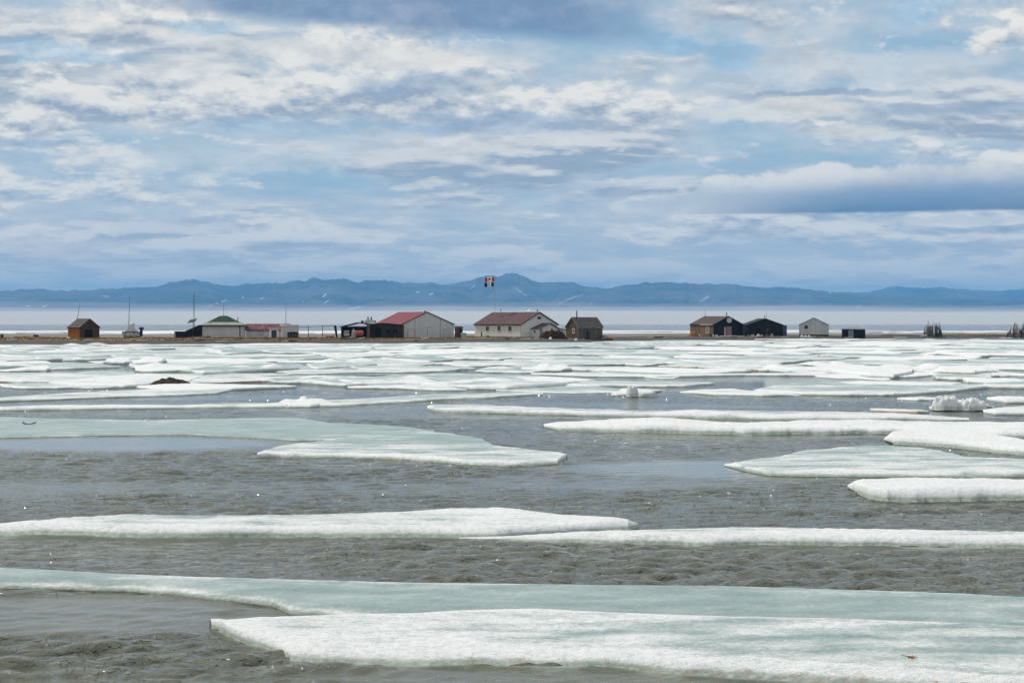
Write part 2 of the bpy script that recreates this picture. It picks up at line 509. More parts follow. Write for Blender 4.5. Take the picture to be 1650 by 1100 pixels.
M['shaded_brown_wood'] = mat_boards('shaded_brown_wood', (0.060, 0.038, 0.030), (0.115, 0.078, 0.060), (0.015, 0.01, 0.008), 0.2, True)  # same hut's gable, its shade put into a darker brown
M['white_cloth'] = mat_plain('white_cloth', (0.72, 0.72, 0.74), (0.80, 0.80, 0.82), 2.0, 0.8, bs=0)
M['flag_red'] = mat_plain('flag_red', (0.66, 0.012, 0.02), (0.72, 0.02, 0.03), 2.0, 0.8, bs=0)
M['flag_green'] = mat_plain('flag_green', (0.0, 0.13, 0.07), (0.0, 0.16, 0.09), 2.0, 0.8, bs=0)
M['flag_blue'] = mat_plain('flag_blue', (0.01, 0.025, 0.22), (0.015, 0.035, 0.27), 2.0, 0.8, bs=0)


def see_through(m, k=0.6):
    # thin cloth: the sun shining on its far side glows through
    t_ = m.node_tree; b = t_.nodes['Principled BSDF']
    tr = t_.nodes.new('ShaderNodeBsdfTranslucent'); mx = t_.nodes.new('ShaderNodeMixShader')
    src = b.inputs['Base Color'].links[0].from_socket
    t_.links.new(src, tr.inputs[0]); mx.inputs[0].default_value = k
    t_.links.new(b.outputs[0], mx.inputs[1]); t_.links.new(tr.outputs[0], mx.inputs[2])
    t_.links.new(mx.outputs[0], t_.nodes['Material Output'].inputs['Surface'])
M['flag_white'] = mat_plain('flag_white', (0.80, 0.80, 0.80), (0.85, 0.85, 0.85), 2.0, 0.8, bs=0)
for k_ in ('flag_white', 'flag_red', 'flag_green', 'flag_blue'): see_through(M[k_])


def mat_glass():
    m, t_, b = newmat('window_glass')
    n = noise(t_, objco(t_), 3.0, 3, 0.5)
    link(t_, mixc(t_, n, (0.010, 0.012, 0.014), (0.03, 0.034, 0.038)), b.inputs['Base Color'])
    b.inputs['Roughness'].default_value = 0.12
    return m
M['glass'] = mat_glass()


def mat_ice():
    """packed old snow, wet teal ice, dirty feet; the vertex layer 'ice' says which (R white, G foot, B dirt)"""
    m, t_, b = newmat('sea_ice')
    at_ = t_.nodes.new('ShaderNodeAttribute'); at_.attribute_name = 'ice'
    sp_ = t_.nodes.new('ShaderNodeSeparateColor'); t_.links.new(at_.outputs['Color'], sp_.inputs[0])
    w, foot, dirt = [E(t_, sp_.outputs[i]) for i in range(3)]
    p = pos(t_)
    n1 = noise(t_, mapping(t_, p, (0.5, 1.3, 1.0)), 1.1, 7, 0.62)
    n2 = noise(t_, mapping(t_, p, (0.7, 1.0, 1.0)), 13.0, 6, 0.75)
    n3 = noise(t_, p, 60.0, 3, 0.7)
    ww = (w + (n1 - 0.5) * 1.5 + (n2 - 0.5) * 0.6 + (n3 - 0.5) * 0.7).ss(0.22, 0.85)
    teal = mixc(t_, n1.ss(0.3, 0.7), (0.21, 0.305, 0.285), (0.39, 0.465, 0.44))
    teal = mixc(t_, (n3 * 0.45 + n2 * 0.55).ss(0.52, 0.64) * 0.85, teal, (0.60, 0.68, 0.65))
    white = mixc(t_, (n2 * 0.5 + n3 * 0.5).ss(0.38, 0.55), (0.49, 0.525, 0.52), (0.82, 0.82, 0.81))
    c_ = mixc(t_, ww, teal, white)
    fc = mixc(t_, n2.ss(0.35, 0.7), (0.22, 0.27, 0.225), (0.50, 0.54, 0.48))
    fc = mixc(t_, foot.ss(0.86, 1.02), fc, (0.085, 0.110, 0.075))
    c_ = mixc(t_, (foot + (n2 - 0.5) * 0.5).ss(0.25, 0.8), c_, fc)
    dn = noise(t_, mapping(t_, p, (1.0, 1.0, 3.0)), 5.0, 6, 0.7)
    c_ = mixc(t_, (dirt + (dn - 0.5) * 1.6).ss(0.45, 1.0), c_, (0.30, 0.235, 0.16))
    sp2 = noise(t_, p, 23.0, 2, 0.5).ss(0.74, 0.80)
    c_ = mixc(t_, sp2 * (dirt * 2.0 + 0.15).f('MINIMUM', 1.0), c_, (0.10, 0.07, 0.045))
    link(t_, c_, b.inputs['Base Color'])
    rg = (ww * 0.42 + 0.30)
    link(t_, rg, b.inputs['Roughness'])
    b.inputs['IOR'].default_value = 1.31
    b.inputs['Specular IOR Level'].default_value = 0.4
    b1 = bump(t_, b, n2, 0.7, 0.05)
    bump(t_, b, n3, 0.55, 0.012, b1)
    return m
M['ice'] = mat_ice()


def mat_water():
    m, t_, b = newmat('sea_water')
    at_ = t_.nodes.new('ShaderNodeAttribute'); at_.attribute_name = 'calm'
    calm = E(t_, at_.outputs['Fac'])
    p = pos(t_)
    silt = noise(t_, mapping(t_, p, (0.06, 0.12, 1)), 1.0, 4, 0.5)
    c_ = mixc(t_, silt.ss(0.3, 0.7), (0.078, 0.088, 0.064), (0.114, 0.122, 0.090))
    _, py_, _ = sep(t_, p)
    c_ = mixc(t_, py_.ss(50.0, 20.0) * 0.35, c_, mixc(t_, silt.ss(0.3, 0.7), (0.092, 0.082, 0.048), (0.135, 0.118, 0.072)))
    c_ = mixc(t_, py_.ss(60.0, 160.0), c_, (0.055, 0.076, 0.082)); c_ = mixc(t_, py_.ss(500.0, 900.0), c_, (0.020, 0.035, 0.052))      # deeper, clearer water further out
    link(t_, c_, b.inputs['Base Color'])
    b.inputs['IOR'].default_value = 1.33
    b.inputs['Roughness'].default_value = 0.045
    h1 = noise(t_, mapping(t_, p, (0.8, 1.0, 1), rot=(0, 0, 0.35)), 2.2, 3, 0.6, 0.6)
    h2 = noise(t_, mapping(t_, p, (0.8, 1.1, 1), rot=(0, 0, -0.25)), 8.0, 5, 0.68, 0.8)
    h3 = noise(t_, mapping(t_, p, (0.8, 1.0, 1), rot=(0, 0, 0.1)), 8.0, 2, 0.5, 0.2).ss(0.60, 0.67)   # steep little crests here and there
    k = 1.0 - calm
    n1 = t_.nodes.new('ShaderNodeBump'); n1.inputs['Distance'].default_value = 0.12
    t_.links.new(h1.k, n1.inputs['Height']); t_.links.new((k * 0.85 + 0.03).k, n1.inputs['Strength'])
    n2 = t_.nodes.new('ShaderNodeBump'); n2.inputs['Distance'].default_value = 0.05
    t_.links.new(h2.k, n2.inputs['Height']); t_.links.new((k * 0.9 + 0.04).k, n2.inputs['Strength'])
    t_.links.new(n1.outputs[0], n2.inputs['Normal']); n3 = t_.nodes.new('ShaderNodeBump'); n3.inputs['Distance'].default_value = 0.075
    t_.links.new(h3.k, n3.inputs['Height']); t_.links.new((k * 1.0).k, n3.inputs['Strength'])
    t_.links.new(n2.outputs[0], n3.inputs['Normal']); t_.links.new(n3.outputs[0], b.inputs['Normal'])
    return m
M['water'] = mat_water()


def mat_ground():
    m, t_, b = newmat('spit_ground')
    p = pos(t_)
    _, _, z = sep(t_, p)
    n1 = noise(t_, mapping(t_, p, (0.09, 0.12, 1)), 1.0, 7, 0.65)
    n2 = noise(t_, p, 1.6, 6, 0.7)
    at_ = t_.nodes.new('ShaderNodeAttribute'); at_.attribute_name = 'turf'
    turf = E(t_, at_.outputs['Fac'])
    grav = mixc(t_, n2.ss(0.35, 0.65), (0.032, 0.023, 0.017), (0.085, 0.062, 0.046))
    grass = mixc(t_, n2.ss(0.35, 0.65), (0.085, 0.048, 0.012), (0.31, 0.185, 0.045))
    c_ = mixc(t_, (turf + (n1 - 0.5) * 1.2).ss(0.30, 0.52), grav, grass)
    c_ = mixc(t_, z.ss(0.30, 0.05) * 0.75, c_, (0.035, 0.028, 0.022))
    link(t_, c_, b.inputs['Base Color'])
    b.inputs['Roughness'].default_value = 0.95
    bump(t_, b, n2, 1.0, 0.12)
    return m
M['ground'] = mat_ground()


def mat_flats():
    m, t_, b = newmat('mud_flats')
    p = pos(t_)
    n1 = noise(t_, mapping(t_, p, (0.02, 0.09, 1)), 1.0, 7, 0.65)
    c_ = mixc(t_, n1.ss(0.35, 0.65), (0.10, 0.083, 0.065), (0.20, 0.175, 0.145))
    link(t_, c_, b.inputs['Base Color']); b.inputs['Roughness'].default_value = 0.8
    return m
M['flats'] = mat_flats()


def mat_mountain():
    m, t_, b = newmat('mountain_rock')
    at_ = t_.nodes.new('ShaderNodeAttribute'); at_.attribute_name = 'snow'
    sn = E(t_, at_.outputs['Fac'])
    p = pos(t_)
    n1 = noise(t_, p, 0.0012, 7, 0.6)
    n2 = noise(t_, p, 0.006, 6, 0.65)
    c_ = mixc(t_, n1.ss(0.35, 0.65), (0.015, 0.025, 0.025), (0.19, 0.165, 0.13))
    n3 = noise(t_, p, 0.020, 5, 0.65)
    c_ = mixc(t_, (sn + (n3 - 0.5) * 1.5).ss(0.42, 0.62), c_, (0.85, 0.87, 0.90))
    link(t_, c_, b.inputs['Base Color']); b.inputs['Roughness'].default_value = 0.9
    bump(t_, b, n2, 1.0, 260.0)
    return m
M['mountain'] = mat_mountain()


# ================================================================== the air
HZ_TOP = 800.0
def closed_box(name, x0, x1, y0, y1, z0, z1, mat):
    b = MB(); b.box(x0, x1, y0, y1, z0, z1); return b.build(name, mat)


hm = bpy.data.materials.new('haze_air'); hm.use_nodes = True
hm.node_tree.nodes.clear()
hv = hm.node_tree.nodes.new('ShaderNodeVolumePrincipled')
hv.inputs['Color'].default_value = (0.20, 0.56, 1.0, 1)
hv.inputs['Density'].default_value = 4.3e-5
hv.inputs['Anisotropy'].default_value = 0.0
ho = hm.node_tree.nodes.new('ShaderNodeOutputMaterial')
hm.node_tree.links.new(hv.outputs[0], ho.inputs['Volume'])
hz = closed_box('haze', -26500, 26500, -2500, 41000, -4.0, HZ_TOP, hm)
hz['kind'] = 'stuff'

fm = bpy.data.materials.new('fog_air'); fm.use_nodes = True
fm.node_tree.nodes.clear()
fv = fm.node_tree.nodes.new('ShaderNodeVolumePrincipled')
fv.inputs['Color'].default_value = (0.985, 0.992, 1.0, 1)
fv.inputs['Density'].default_value = 0.0016
fo = fm.node_tree.nodes.new('ShaderNodeOutputMaterial')
fm.node_tree.links.new(fv.outputs[0], fo.inputs['Volume'])
# the bank lies on the sea: a long low lens, its top slightly uneven along its length
xs = np.linspace(-5200, 5200, 131)
prof = [(2200, 0.6), (2700, 2.0), (3200, 5.0), (3800, 10.0), (4600, 21.0), (5400, 33.0), (6200, 41.5), (7000, 45.5), (7800, 43.0), (8300, 0.6)]
fvs = []
for i, x in enumerate(xs):
    k = 1.0 + 0.10 * float(fbm(x / 700.0, 3.3, 4, 5)) - 0.02 * (x / 3000.0)
    sh = 260.0 * float(fbm(x / 1300.0, 8.3, 3, 9))
    for (y, z) in prof:
        fvs.append((x, y + (sh if z < 12 else 0), 0.6 + (z - 0.6) * k))
npf = len(prof)
ffs = [tuple(q) for q in grid_faces(len(xs), npf)]
ffs += [(i * npf, (i + 1) * npf, (i + 1) * npf + npf - 1, i * npf + npf - 1) for i in range(len(xs) - 1)]
ffs += [tuple(range(npf)), tuple((len(xs) - 1) * npf + j for j in range(npf))[::-1]]
fb = MB(); fb._add(fvs, ffs)
fog = fb.build('fog_bank', fm)
fog['kind'] = 'stuff'
# a thinner veil rising off its top
for vn, (vtop, vden, vs_) in enumerate(((55.0, 0.00026, 61), (70.0, 0.00012, 67))):
    vm = fm.copy(); vm.name = 'fog_veil_air'
    vm.node_tree.nodes['Principled Volume'].inputs['Density'].default_value = vden
    vv = []; vp = [(4300, 12.0), (5000, 30.0), (5700, 0.90 * vtop), (6500, vtop), (7400, vtop), (8400, 14.0)]
    for i, x in enumerate(xs):
        k = 1.0 + 0.30 * float(fbm(x / 520.0, 1.3, 4, vs_)) - 0.035 * (x / 3000.0)
        for j, (y, z) in enumerate(vp): vv.append((x, y + 6 * vn, 12.0 + (z - 12.0) * k if z > 14 else z - vn * 0.5))
    q_ = len(vp)
    vf = [tuple(q) for q in grid_faces(len(xs), q_)] + [(i * q_, (i + 1) * q_, (i + 1) * q_ + q_ - 1, i * q_ + q_ - 1) for i in range(len(xs) - 1)]
    vf += [tuple(range(q_)), tuple((len(xs) - 1) * q_ + j for j in range(q_))[::-1]]
    vb = MB(); vb._add(vv, vf); o = vb.build('fog_veil', vm); o['kind'] = 'stuff'

# ================================================================== water
NU, NR = 540, 1250
Y0, Y1 = 14.0, 125.0
HALF = 0.37
u = np.linspace(-1, 1, NU)
yy = Y0 * (Y1 / Y0) ** np.linspace(0, 1, NR)
YY, UU = np.meshgrid(yy, u, indexing='ij')
XX = UU * YY * HALF


def calm_at(x, y):
    c_ = sstep(0.12, 0.42, fbm(x / 26.0, y / 9.0, 3, 31)) * 0.55
    for (px, py, su, sv, k) in ((190, 715, 330, 13, 1.0), (120, 990, 420, 34, 0.9), (1180, 756, 330, 16, 1.0), (1000, 775, 330, 14, 0.7), (1230, 700, 260, 7, 0.8), (1250, 625, 260, 5, 0.6), (1100, 1092, 800, 24, 0.85), (320, 640, 260, 5, 0.8), (880, 625, 160, 6, 0.8)):
        c0 = px2g(px, py); a = px2g(px + su, py); b_ = px2g(px, py - sv)
        r = ((x - c0.x) / (a.x - c0.x)) ** 2 + ((y - c0.y) / (b_.y - c0.y)) ** 2
        c_ = np.maximum(c_, k * (1 - sstep(0.3, 1.3, r)))
    return np.clip(c_, 0, 1)


calm = calm_at(XX, YY)
amp = 0.86 * (0.30 + 0.70 * sstep(-0.35, 0.35, fbm(XX / 6.0, YY / 4.0, 3, 77))) * (1.0 - 0.88 * calm)
amp = amp * sstep(0.0, 0.05, 1 - np.abs(UU)) * sstep(Y1, Y1 * 0.8, YY) * sstep(Y0, Y0 * 1.08, YY)
ZZ = np.zeros_like(XX); DX = np.zeros_like(XX); DY = np.zeros_like(XX)
wr = np.random.default_rng(5)
for i in range(60):
    lam = 0.20 * (5.5 ** (wr.random() ** 1.15))                    # 0.20 .. 1.1 m
    th = R(-72) + wr.normal() * 0.42
    k_ = 2 * math.pi / lam
    ph = wr.random() * 6.28
    a = 0.0125 * lam * (0.6 + 0.8 * wr.random())
    wob = fbm(XX / (lam * 5), YY / (lam * 5), 2, 100 + i) * 2.2
    arg = k_ * (XX * math.cos(th) + YY * math.sin(th)) + ph + wob
    res = sstep(0.14, 0.40, lam / (YY * 0.009 + 0.02) * 0.25)
    s_ = np.sin(arg)
    ZZ += a * s_ * res
    DX += -a * math.cos(th) * np.cos(arg) * 0.9 * res; DY += -a * math.sin(th) * np.cos(arg) * 0.9 * res
fade = amp
wv = np.stack([XX + DX * fade, YY + DY * fade, ZZ * fade], -1).reshape(-1, 3)
wf = grid_faces(NR, NU)
nb = len(wv)
BIG = 26000.0
ext = np.array([(-BIG, -2000, 0), (BIG, -2000, 0), (-BIG, 40000, 0), (BIG, 40000, 0)])
mwat = np.concatenate([wv, ext])
i00, i01 = 0, NU - 1
i10, i11 = (NR - 1) * NU, NR * NU - 1
extra = np.array([[nb, nb + 1, i01, i00], [nb, i00, i10, nb + 2], [i01, nb + 1, nb + 3, i11], [i10, i11, nb + 3, nb + 2]])
# the straight borders of the fine part: keep every border point on its line at level 0
for idx in (np.arange(NU), (NR - 1) * NU + np.arange(NU), np.arange(NR) * NU, np.arange(NR) * NU + NU - 1):
    mwat[idx, 2] = 0.0
cal = np.concatenate([calm.ravel(), np.full(4, 0.0)])
water = mesh_obj('water', mwat, np.concatenate([wf, extra]), M['water'], smooth=True,
                 attr={'calm': np.stack([cal, cal, cal, np.ones_like(cal)], -1)})
water['kind'] = 'structure'

# tiny tilted facets added on the waves to make the sun glints
cr = np.random.default_rng(17)
nC_ = 90000
yc = np.concatenate([1.0 / (1.0 / 116.0 + cr.random(nC_ // 2) * (1.0 / 19.0 - 1.0 / 116.0)), cr.uniform(24, 116, nC_ // 2)])
uc = cr.uniform(-0.93, 0.93, len(yc))
ri = np.clip((np.log(yc / Y0) / math.log(Y1 / Y0) * (NR - 1)).astype(int), 0, NR - 1)
ci = np.clip(((uc + 1) / 2 * (NU - 1)).astype(int), 0, NU - 1)
P_ = mwat[: NR * NU].reshape(NR, NU, 3)[ri, ci]
kp = (calm[ri, ci] < 0.45) & (cr.random(len(yc)) < 0.30 + 0.70 * sstep(36.0, 55.0, yc)) & (cr.random(len(yc)) < 0.10 + 0.90 * sstep(-0.005, 0.035, P_[:, 2])) & (cr.random(len(yc)) < 0.15 + 0.85 * sstep(-0.2, 0.4, fbm(P_[:, 0] / 5.0, P_[:, 1] / 7.0, 3, 71)))
P_ = P_[kp]; n_ = len(P_)
yaw = math.atan2(-0.52, -0.44) + cr.normal(0, 0.55, n_)            # steep side aimed midway between sun and camera, with scatter
sl = np.tan(np.radians(cr.uniform(28, 50, n_)))
ln_ = cr.uniform(0.012, 0.034, n_) * (1 + P_[:, 1] / 60.0); run = cr.uniform(0.0035, 0.0078, n_) * (1 + P_[:, 1] / 60.0)
fxd = np.stack([np.cos(yaw), np.sin(yaw)], -1); sid = np.stack([-np.sin(yaw), np.cos(yaw)], -1)
def cp_(a, b_, z): return np.concatenate([P_[:, :2] + fxd * a[:, None] + sid * b_[:, None], (P_[:, 2] + z)[:, None]], 1)
hz_ = run * sl
cv = np.stack([cp_(run, -ln_ * 0.5, 0 * run - 0.003), cp_(run, ln_ * 0.5, 0 * run - 0.003), cp_(0 * run, ln_ * 0.30, hz_), cp_(0 * run, -ln_ * 0.30, hz_),
               cp_(-run * 3.0, -ln_ * 0.4, 0 * run - 0.003), cp_(-run * 3.0, ln_ * 0.4, 0 * run - 0.003)], 1).reshape(-1, 3)
b0_ = (np.arange(n_) * 6)[:, None]
cf = np.concatenate([b0_ + np.array([[0, 1, 2, 3]]), b0_ + np.array([[3, 2, 5, 4]]), b0_ + np.array([[1, 5, 2, 2]]) * 1, b0_ + np.array([[0, 3, 4, 4]])])
cf = [tuple(dict.fromkeys(q)) for q in cf.tolist()]
wc, wct, wcb = newmat('glint_facet_water')
wcb.inputs['Base Color'].default_value = (0.20, 0.205, 0.185, 1); wcb.inputs['Roughness'].default_value = 0.19; wcb.inputs['IOR'].default_value = 1.33  # base lightened in place of the sky reflection the steep faces lack
crests = mesh_obj('glint_facets', cv, cf, wc); crests['kind'] = 'stuff'

# ================================================================== the spit
SHORE = [(-500, 554.5), (300, 554.3), (500, 553.3), (760, 551.8), (940, 550), (1150, 547), (1300, 546), (1500, 544.6), (1650, 543.5), (2300, 543)]
ZTOP = [(-400, 0.75), (130, 0.73), (350, 0.75), (640, 0.65), (800, 0.76), (940, 0.52), (1160, 0.59), (1310, 0.58), (1375, 0.36), (1500, 0.40), (1650, 0.45), (2300, 0.5)]
sh_x = np.array([at(p, 12000.0 / (q - HOR)).x for p, q in SHORE]); sh_y = np.array([12000.0 / (q - HOR) for p, q in SHORE])
zt_p = np.array([p for p, q in ZTOP]); zt_z = np.array([q for p, q in ZTOP])


def ground_z(x, y):
    x = np.asarray(x, float); y = np.asarray(y, float)
    s_ = np.interp(x, sh_x, sh_y) + fbm(x / 14.0, 0 * x + 2.0, 3, 12) * 2.0
    rel = y - s_
    zt = np.interp(825 + x / np.maximum(y, 1) * 3000, zt_p, zt_z)
    n = fbm(x / 9.0, y / 11.0, 4, 21)
    z = zt * sstep(-1.5, 13.0, rel) + n * 0.10 * sstep(3, 10, rel) + fbm(x / 2.2, y / 2.2, 3, 3) * 0.05 * sstep(0, 4, rel)
    z = z - 0.35 * (1 - sstep(-4, 0.5, rel))
    z = z * (1 - sstep(44, 58, rel)) + 0.12 * sstep(44, 58, rel) * (rel > 0)
    px = 825 + x / np.maximum(y, 1) * 3000
    for (c0, w0, r0, h0) in ((58, 34, 24, 0.32), (318, 24, 12, 0.45), (560, 60, 12, 0.10), (1560, 40, 20, 0.42), (1440, 34, 18, 0.25), (230, 30, 30, 0.2), (805, 40, 10, 0.12)):
        z = z + h0 * np.exp(-((px - c0) / w0) ** 2 - ((rel - r0) / 8.0) ** 2) * (1 + 0.5 * n)
    return z, rel


xs = np.linspace(-300, 380, 900)
rr = np.concatenate([np.linspace(-6, 46, 90), np.linspace(47.5, 64, 12)])
RR, GX = np.meshgrid(rr, xs, indexing='ij')
GY = np.interp(GX, sh_x, sh_y) + RR
GZ, rel = ground_z(GX, GY)
pxg = 825 + GX / GY * 3000
turf = 0.30 + 0.60 * sstep(8, 14, rel) * (1 - sstep(820, 1000, pxg)) + 0.2 * fbm(GX / 18, GY / 10, 3, 8) + 0.25 * np.exp(-((pxg - 1560) / 70) ** 2)
turf = turf - 0.35 * (1 - sstep(5, 11, rel))
tf = np.clip(turf, 0, 1).ravel()
spit = mesh_obj('spit', np.stack([GX, GY, GZ], -1), grid_faces(len(rr), len(xs)), M['ground'], smooth=True,
                attr={'turf': np.stack([tf, tf, tf, np.ones_like(tf)], -1)})
spit['kind'] = 'structure'
GRDZ = lambda x, y: float(ground_z(x, y)[0])

xs = np.linspace(-330, 420, 160); ys = np.linspace(392, 625, 60)
FY, FX = np.meshgrid(ys, xs, indexing='ij')
FZ = 0.20 + fbm(FX / 30, FY / 16, 4, 41) * 0.14
FZ = FZ - 0.9 * sstep(590, 625, FY + fbm(FX / 60, FY * 0, 3, 6) * 30) - 0.9 * (1 - sstep(5, 30, FY - np.interp(FX, sh_x, sh_y)))
flats = mesh_obj('mud_flats', np.stack([FX, FY, FZ], -1), grid_faces(60, 160), M['flats'], smooth=True)
flats['kind'] = 'structure'

# pack ice far out behind the spit: long white strips that read as one mass
pv = []; pf = []
pr = random.Random(4)
for i in range(90):
    d = pr.uniform(640, 790)
    px = pr.uniform(-150, 1080) if i < 72 else pr.uniform(1000, 1850)
    if px > 1000: d = pr.uniform(690, 860)
    c0 = at(px, d); L_ = pr.uniform(20, 80) * d / 700; W_ = pr.uniform(6, 26); h_ = pr.uniform(0.12, 0.40)
    n = 22; b0 = len(pv)
    ring = [(c0.x + L_ * 0.5 * math.cos(a_) * (1 + 0.12 * math.sin(3 * a_ + i)), c0.y + W_ * 0.5 * math.sin(a_) * (1 + 0.2 * math.sin(5 * a_ + i))) for a_ in [q * 2 * math.pi / n for q in range(n)]]
    pv += [(x, y, -0.1) for x, y in ring]
    pv += [(c0.x + (x - c0.x) * 0.98, c0.y + (y - c0.y) * 0.97, h_ * (0.6 + 0.4 * pr.random())) for x, y in ring]
    pv.append((c0.x, c0.y, h_ * 1.3))
    for q in range(n):
        r_ = (q + 1) % n
        pf += [(b0 + q, b0 + r_, b0 + n + r_, b0 + n + q), (b0 + n + q, b0 + n + r_, b0 + 2 * n)]
ca = np.tile(np.array([[0.9, 0, 0, 1]]), (len(pv), 1))
pack = mesh_obj('distant_pack_ice', pv, pf, M['ice'], attr={'ice': ca})
pack['kind'] = 'stuff'

# ================================================================== mountains
CREST = [(-600, 474), (-200, 470), (0, 469), (60, 465), (100, 468), (150, 466), (200, 464), (250, 462), (275, 455), (300, 451), (320, 451), (345, 457), (380, 461), (400, 457),
         (440, 456), (480, 452), (510, 448), (530, 450), (553, 448), (575, 454), (600, 450), (620, 450), (650, 455), (680, 456), (700, 455), (715, 459), (740, 456), (770, 447),
         (795, 443.5), (802, 445), (815, 440), (832, 441), (850, 448), (872, 455), (890, 455), (920, 454), (942, 461), (975, 464), (1000, 461), (1040, 454), (1075, 454),
         (1110, 456), (1140, 457), (1180, 457), (1210, 461), (1240, 463), (1290, 464), (1340, 469), (1400, 473), (1480, 478), (1560, 481), (1650, 483), (1900, 486), (2300, 492)]
CREST2 = [(-600, 482), (0, 476), (200, 470), (380, 462), (700, 462), (960, 466), (1200, 470), (1330, 471), (1400, 470), (1418, 466), (1440, 461.5), (1478, 463), (1520, 461.5), (1540, 466), (1600, 468), (1640, 466), (1700, 464), (1900, 472), (2300, 478)]
STREAKS = [(825, 460, 838, 470, 1.6), (838, 470, 850, 477, 1.2), (900, 490, 918, 481, 1.2), (918, 481, 938, 475, 1.2), (757, 466, 765, 460, 1.3), (521, 478, 525, 474, 2.0),
           (528, 470, 531, 467, 1.2), (522, 489, 530, 484, 1.3), (560, 498, 580, 494, 1.3), (672, 471, 675, 470, 1.8), (692, 475, 698, 472, 1.8), (1128, 485, 1142, 478, 1.4),
           (1111, 466, 1114, 462, 1.0), (355, 487, 366, 483, 1.2), (390, 480, 393, 478, 1.3), (420, 482, 423, 480, 1.3), (163, 477, 176, 478, 1.2), (68, 494, 76, 492, 1.5), (42, 493, 48, 493, 1.2),
           (334, 494, 350, 488, 1.0), (612, 480, 620, 479, 1.2), (486, 486, 490, 486, 1.0), (950, 492, 953, 487, 1.2), (1380, 494, 1388, 494, 1.2), (1336, 472, 1339, 472, 1.4), (808, 443, 811, 444, 1.3), (765, 478, 768, 481, 1.0), (445, 459, 448, 458, 1.0)]


def mountain_range(name, crest, D0, depth, seed, ncol, nrow, streaks):
    pxs = np.linspace(-600, 2300, ncol)
    cy = np.interp(pxs, [p for p, q in crest], [q for p, q in crest])
    cy = cy + fbm(pxs / 12.0, pxs * 0, 5, seed, 0.66) * 3.2
    ang = (HOR - cy) / FPX
    fr = np.linspace(0, 1.35, nrow)
    FR, PX = np.meshgrid(fr, pxs, indexing='ij')
    AN = np.tile(ang, (nrow, 1))
    DD = D0 - depth + FR * depth
    base_az = (PX - 825) / FPX
    X = base_az * DD
    rid = 1 - np.abs(fbm(X / 1100.0 + 0.35 * FR, DD / 2600.0, 4, seed + 3)) * 1.9
    rid2 = 1 - np.abs(fbm(X / 380.0, DD / 900.0, 4, seed + 9)) * 1.8
    f = np.clip(FR, 0, 1)
    body = f ** 0.85 * (0.74 + 0.26 * f ** 3)
    mod = (0.44 + 0.56 * rid + 0.22 * rid2) * (1 - f ** 4) + f ** 4
    Z = AN * D0 * body * np.minimum(mod, 1.02)
    lim = AN * DD + CAM_H
    Z = np.where(FR <= 1, np.minimum(Z, lim), Z)
    Z = np.where(FR > 1, AN * D0 * (1 - ((FR - 1) / 0.35) ** 1.3), Z)
    Z = Z + CAM_H * f - 2.0
    PYv = HOR - (Z - CAM_H) / DD * FPX
    sn = 0.30 * sstep(0.30, 0.75, fbm(PX / 22.0, PYv / 7.0, 3, seed + 5) * 1.6) * (FR <= 1)
    sn = sn - 0.08
    for (x0, y0, x1, y1, w) in streaks:
        ddx, ddy = x1 - x0, y1 - y0
        k = np.clip(((PX - x0) * ddx + (PYv - y0) * ddy) / (ddx * ddx + ddy * ddy + 1e-6), 0, 1)
        d = np.hypot(PX - x0 - k * ddx, PYv - y0 - k * ddy)
        sn = np.maximum(sn, 0.80 * (1 - sstep(w * 0.3, w * 1.1, d)))
    s_ = sn.ravel()
    o = mesh_obj(name, np.stack([X, DD, Z], -1), grid_faces(nrow, ncol), M['mountain'], smooth=True,
                 attr={'snow': np.stack([s_, s_, s_, np.ones_like(s_)], -1)})
    o['kind'] = 'structure'
    return o


mountain_range('mountains', CREST, 24000.0, 6000.0, 50, 1500, 120, STREAKS)
mountain_range('far_mountains', CREST2, 32000.0, 5000.0, 80, 700, 40, [])


# ================================================================== sea ice
def resample(poly, s):
    p = np.array(poly, float)
    x = p[0, 0] + (p[-1, 0] - p[0, 0]) * s
    return x, np.interp(x, p[:, 0], p[:, 1])


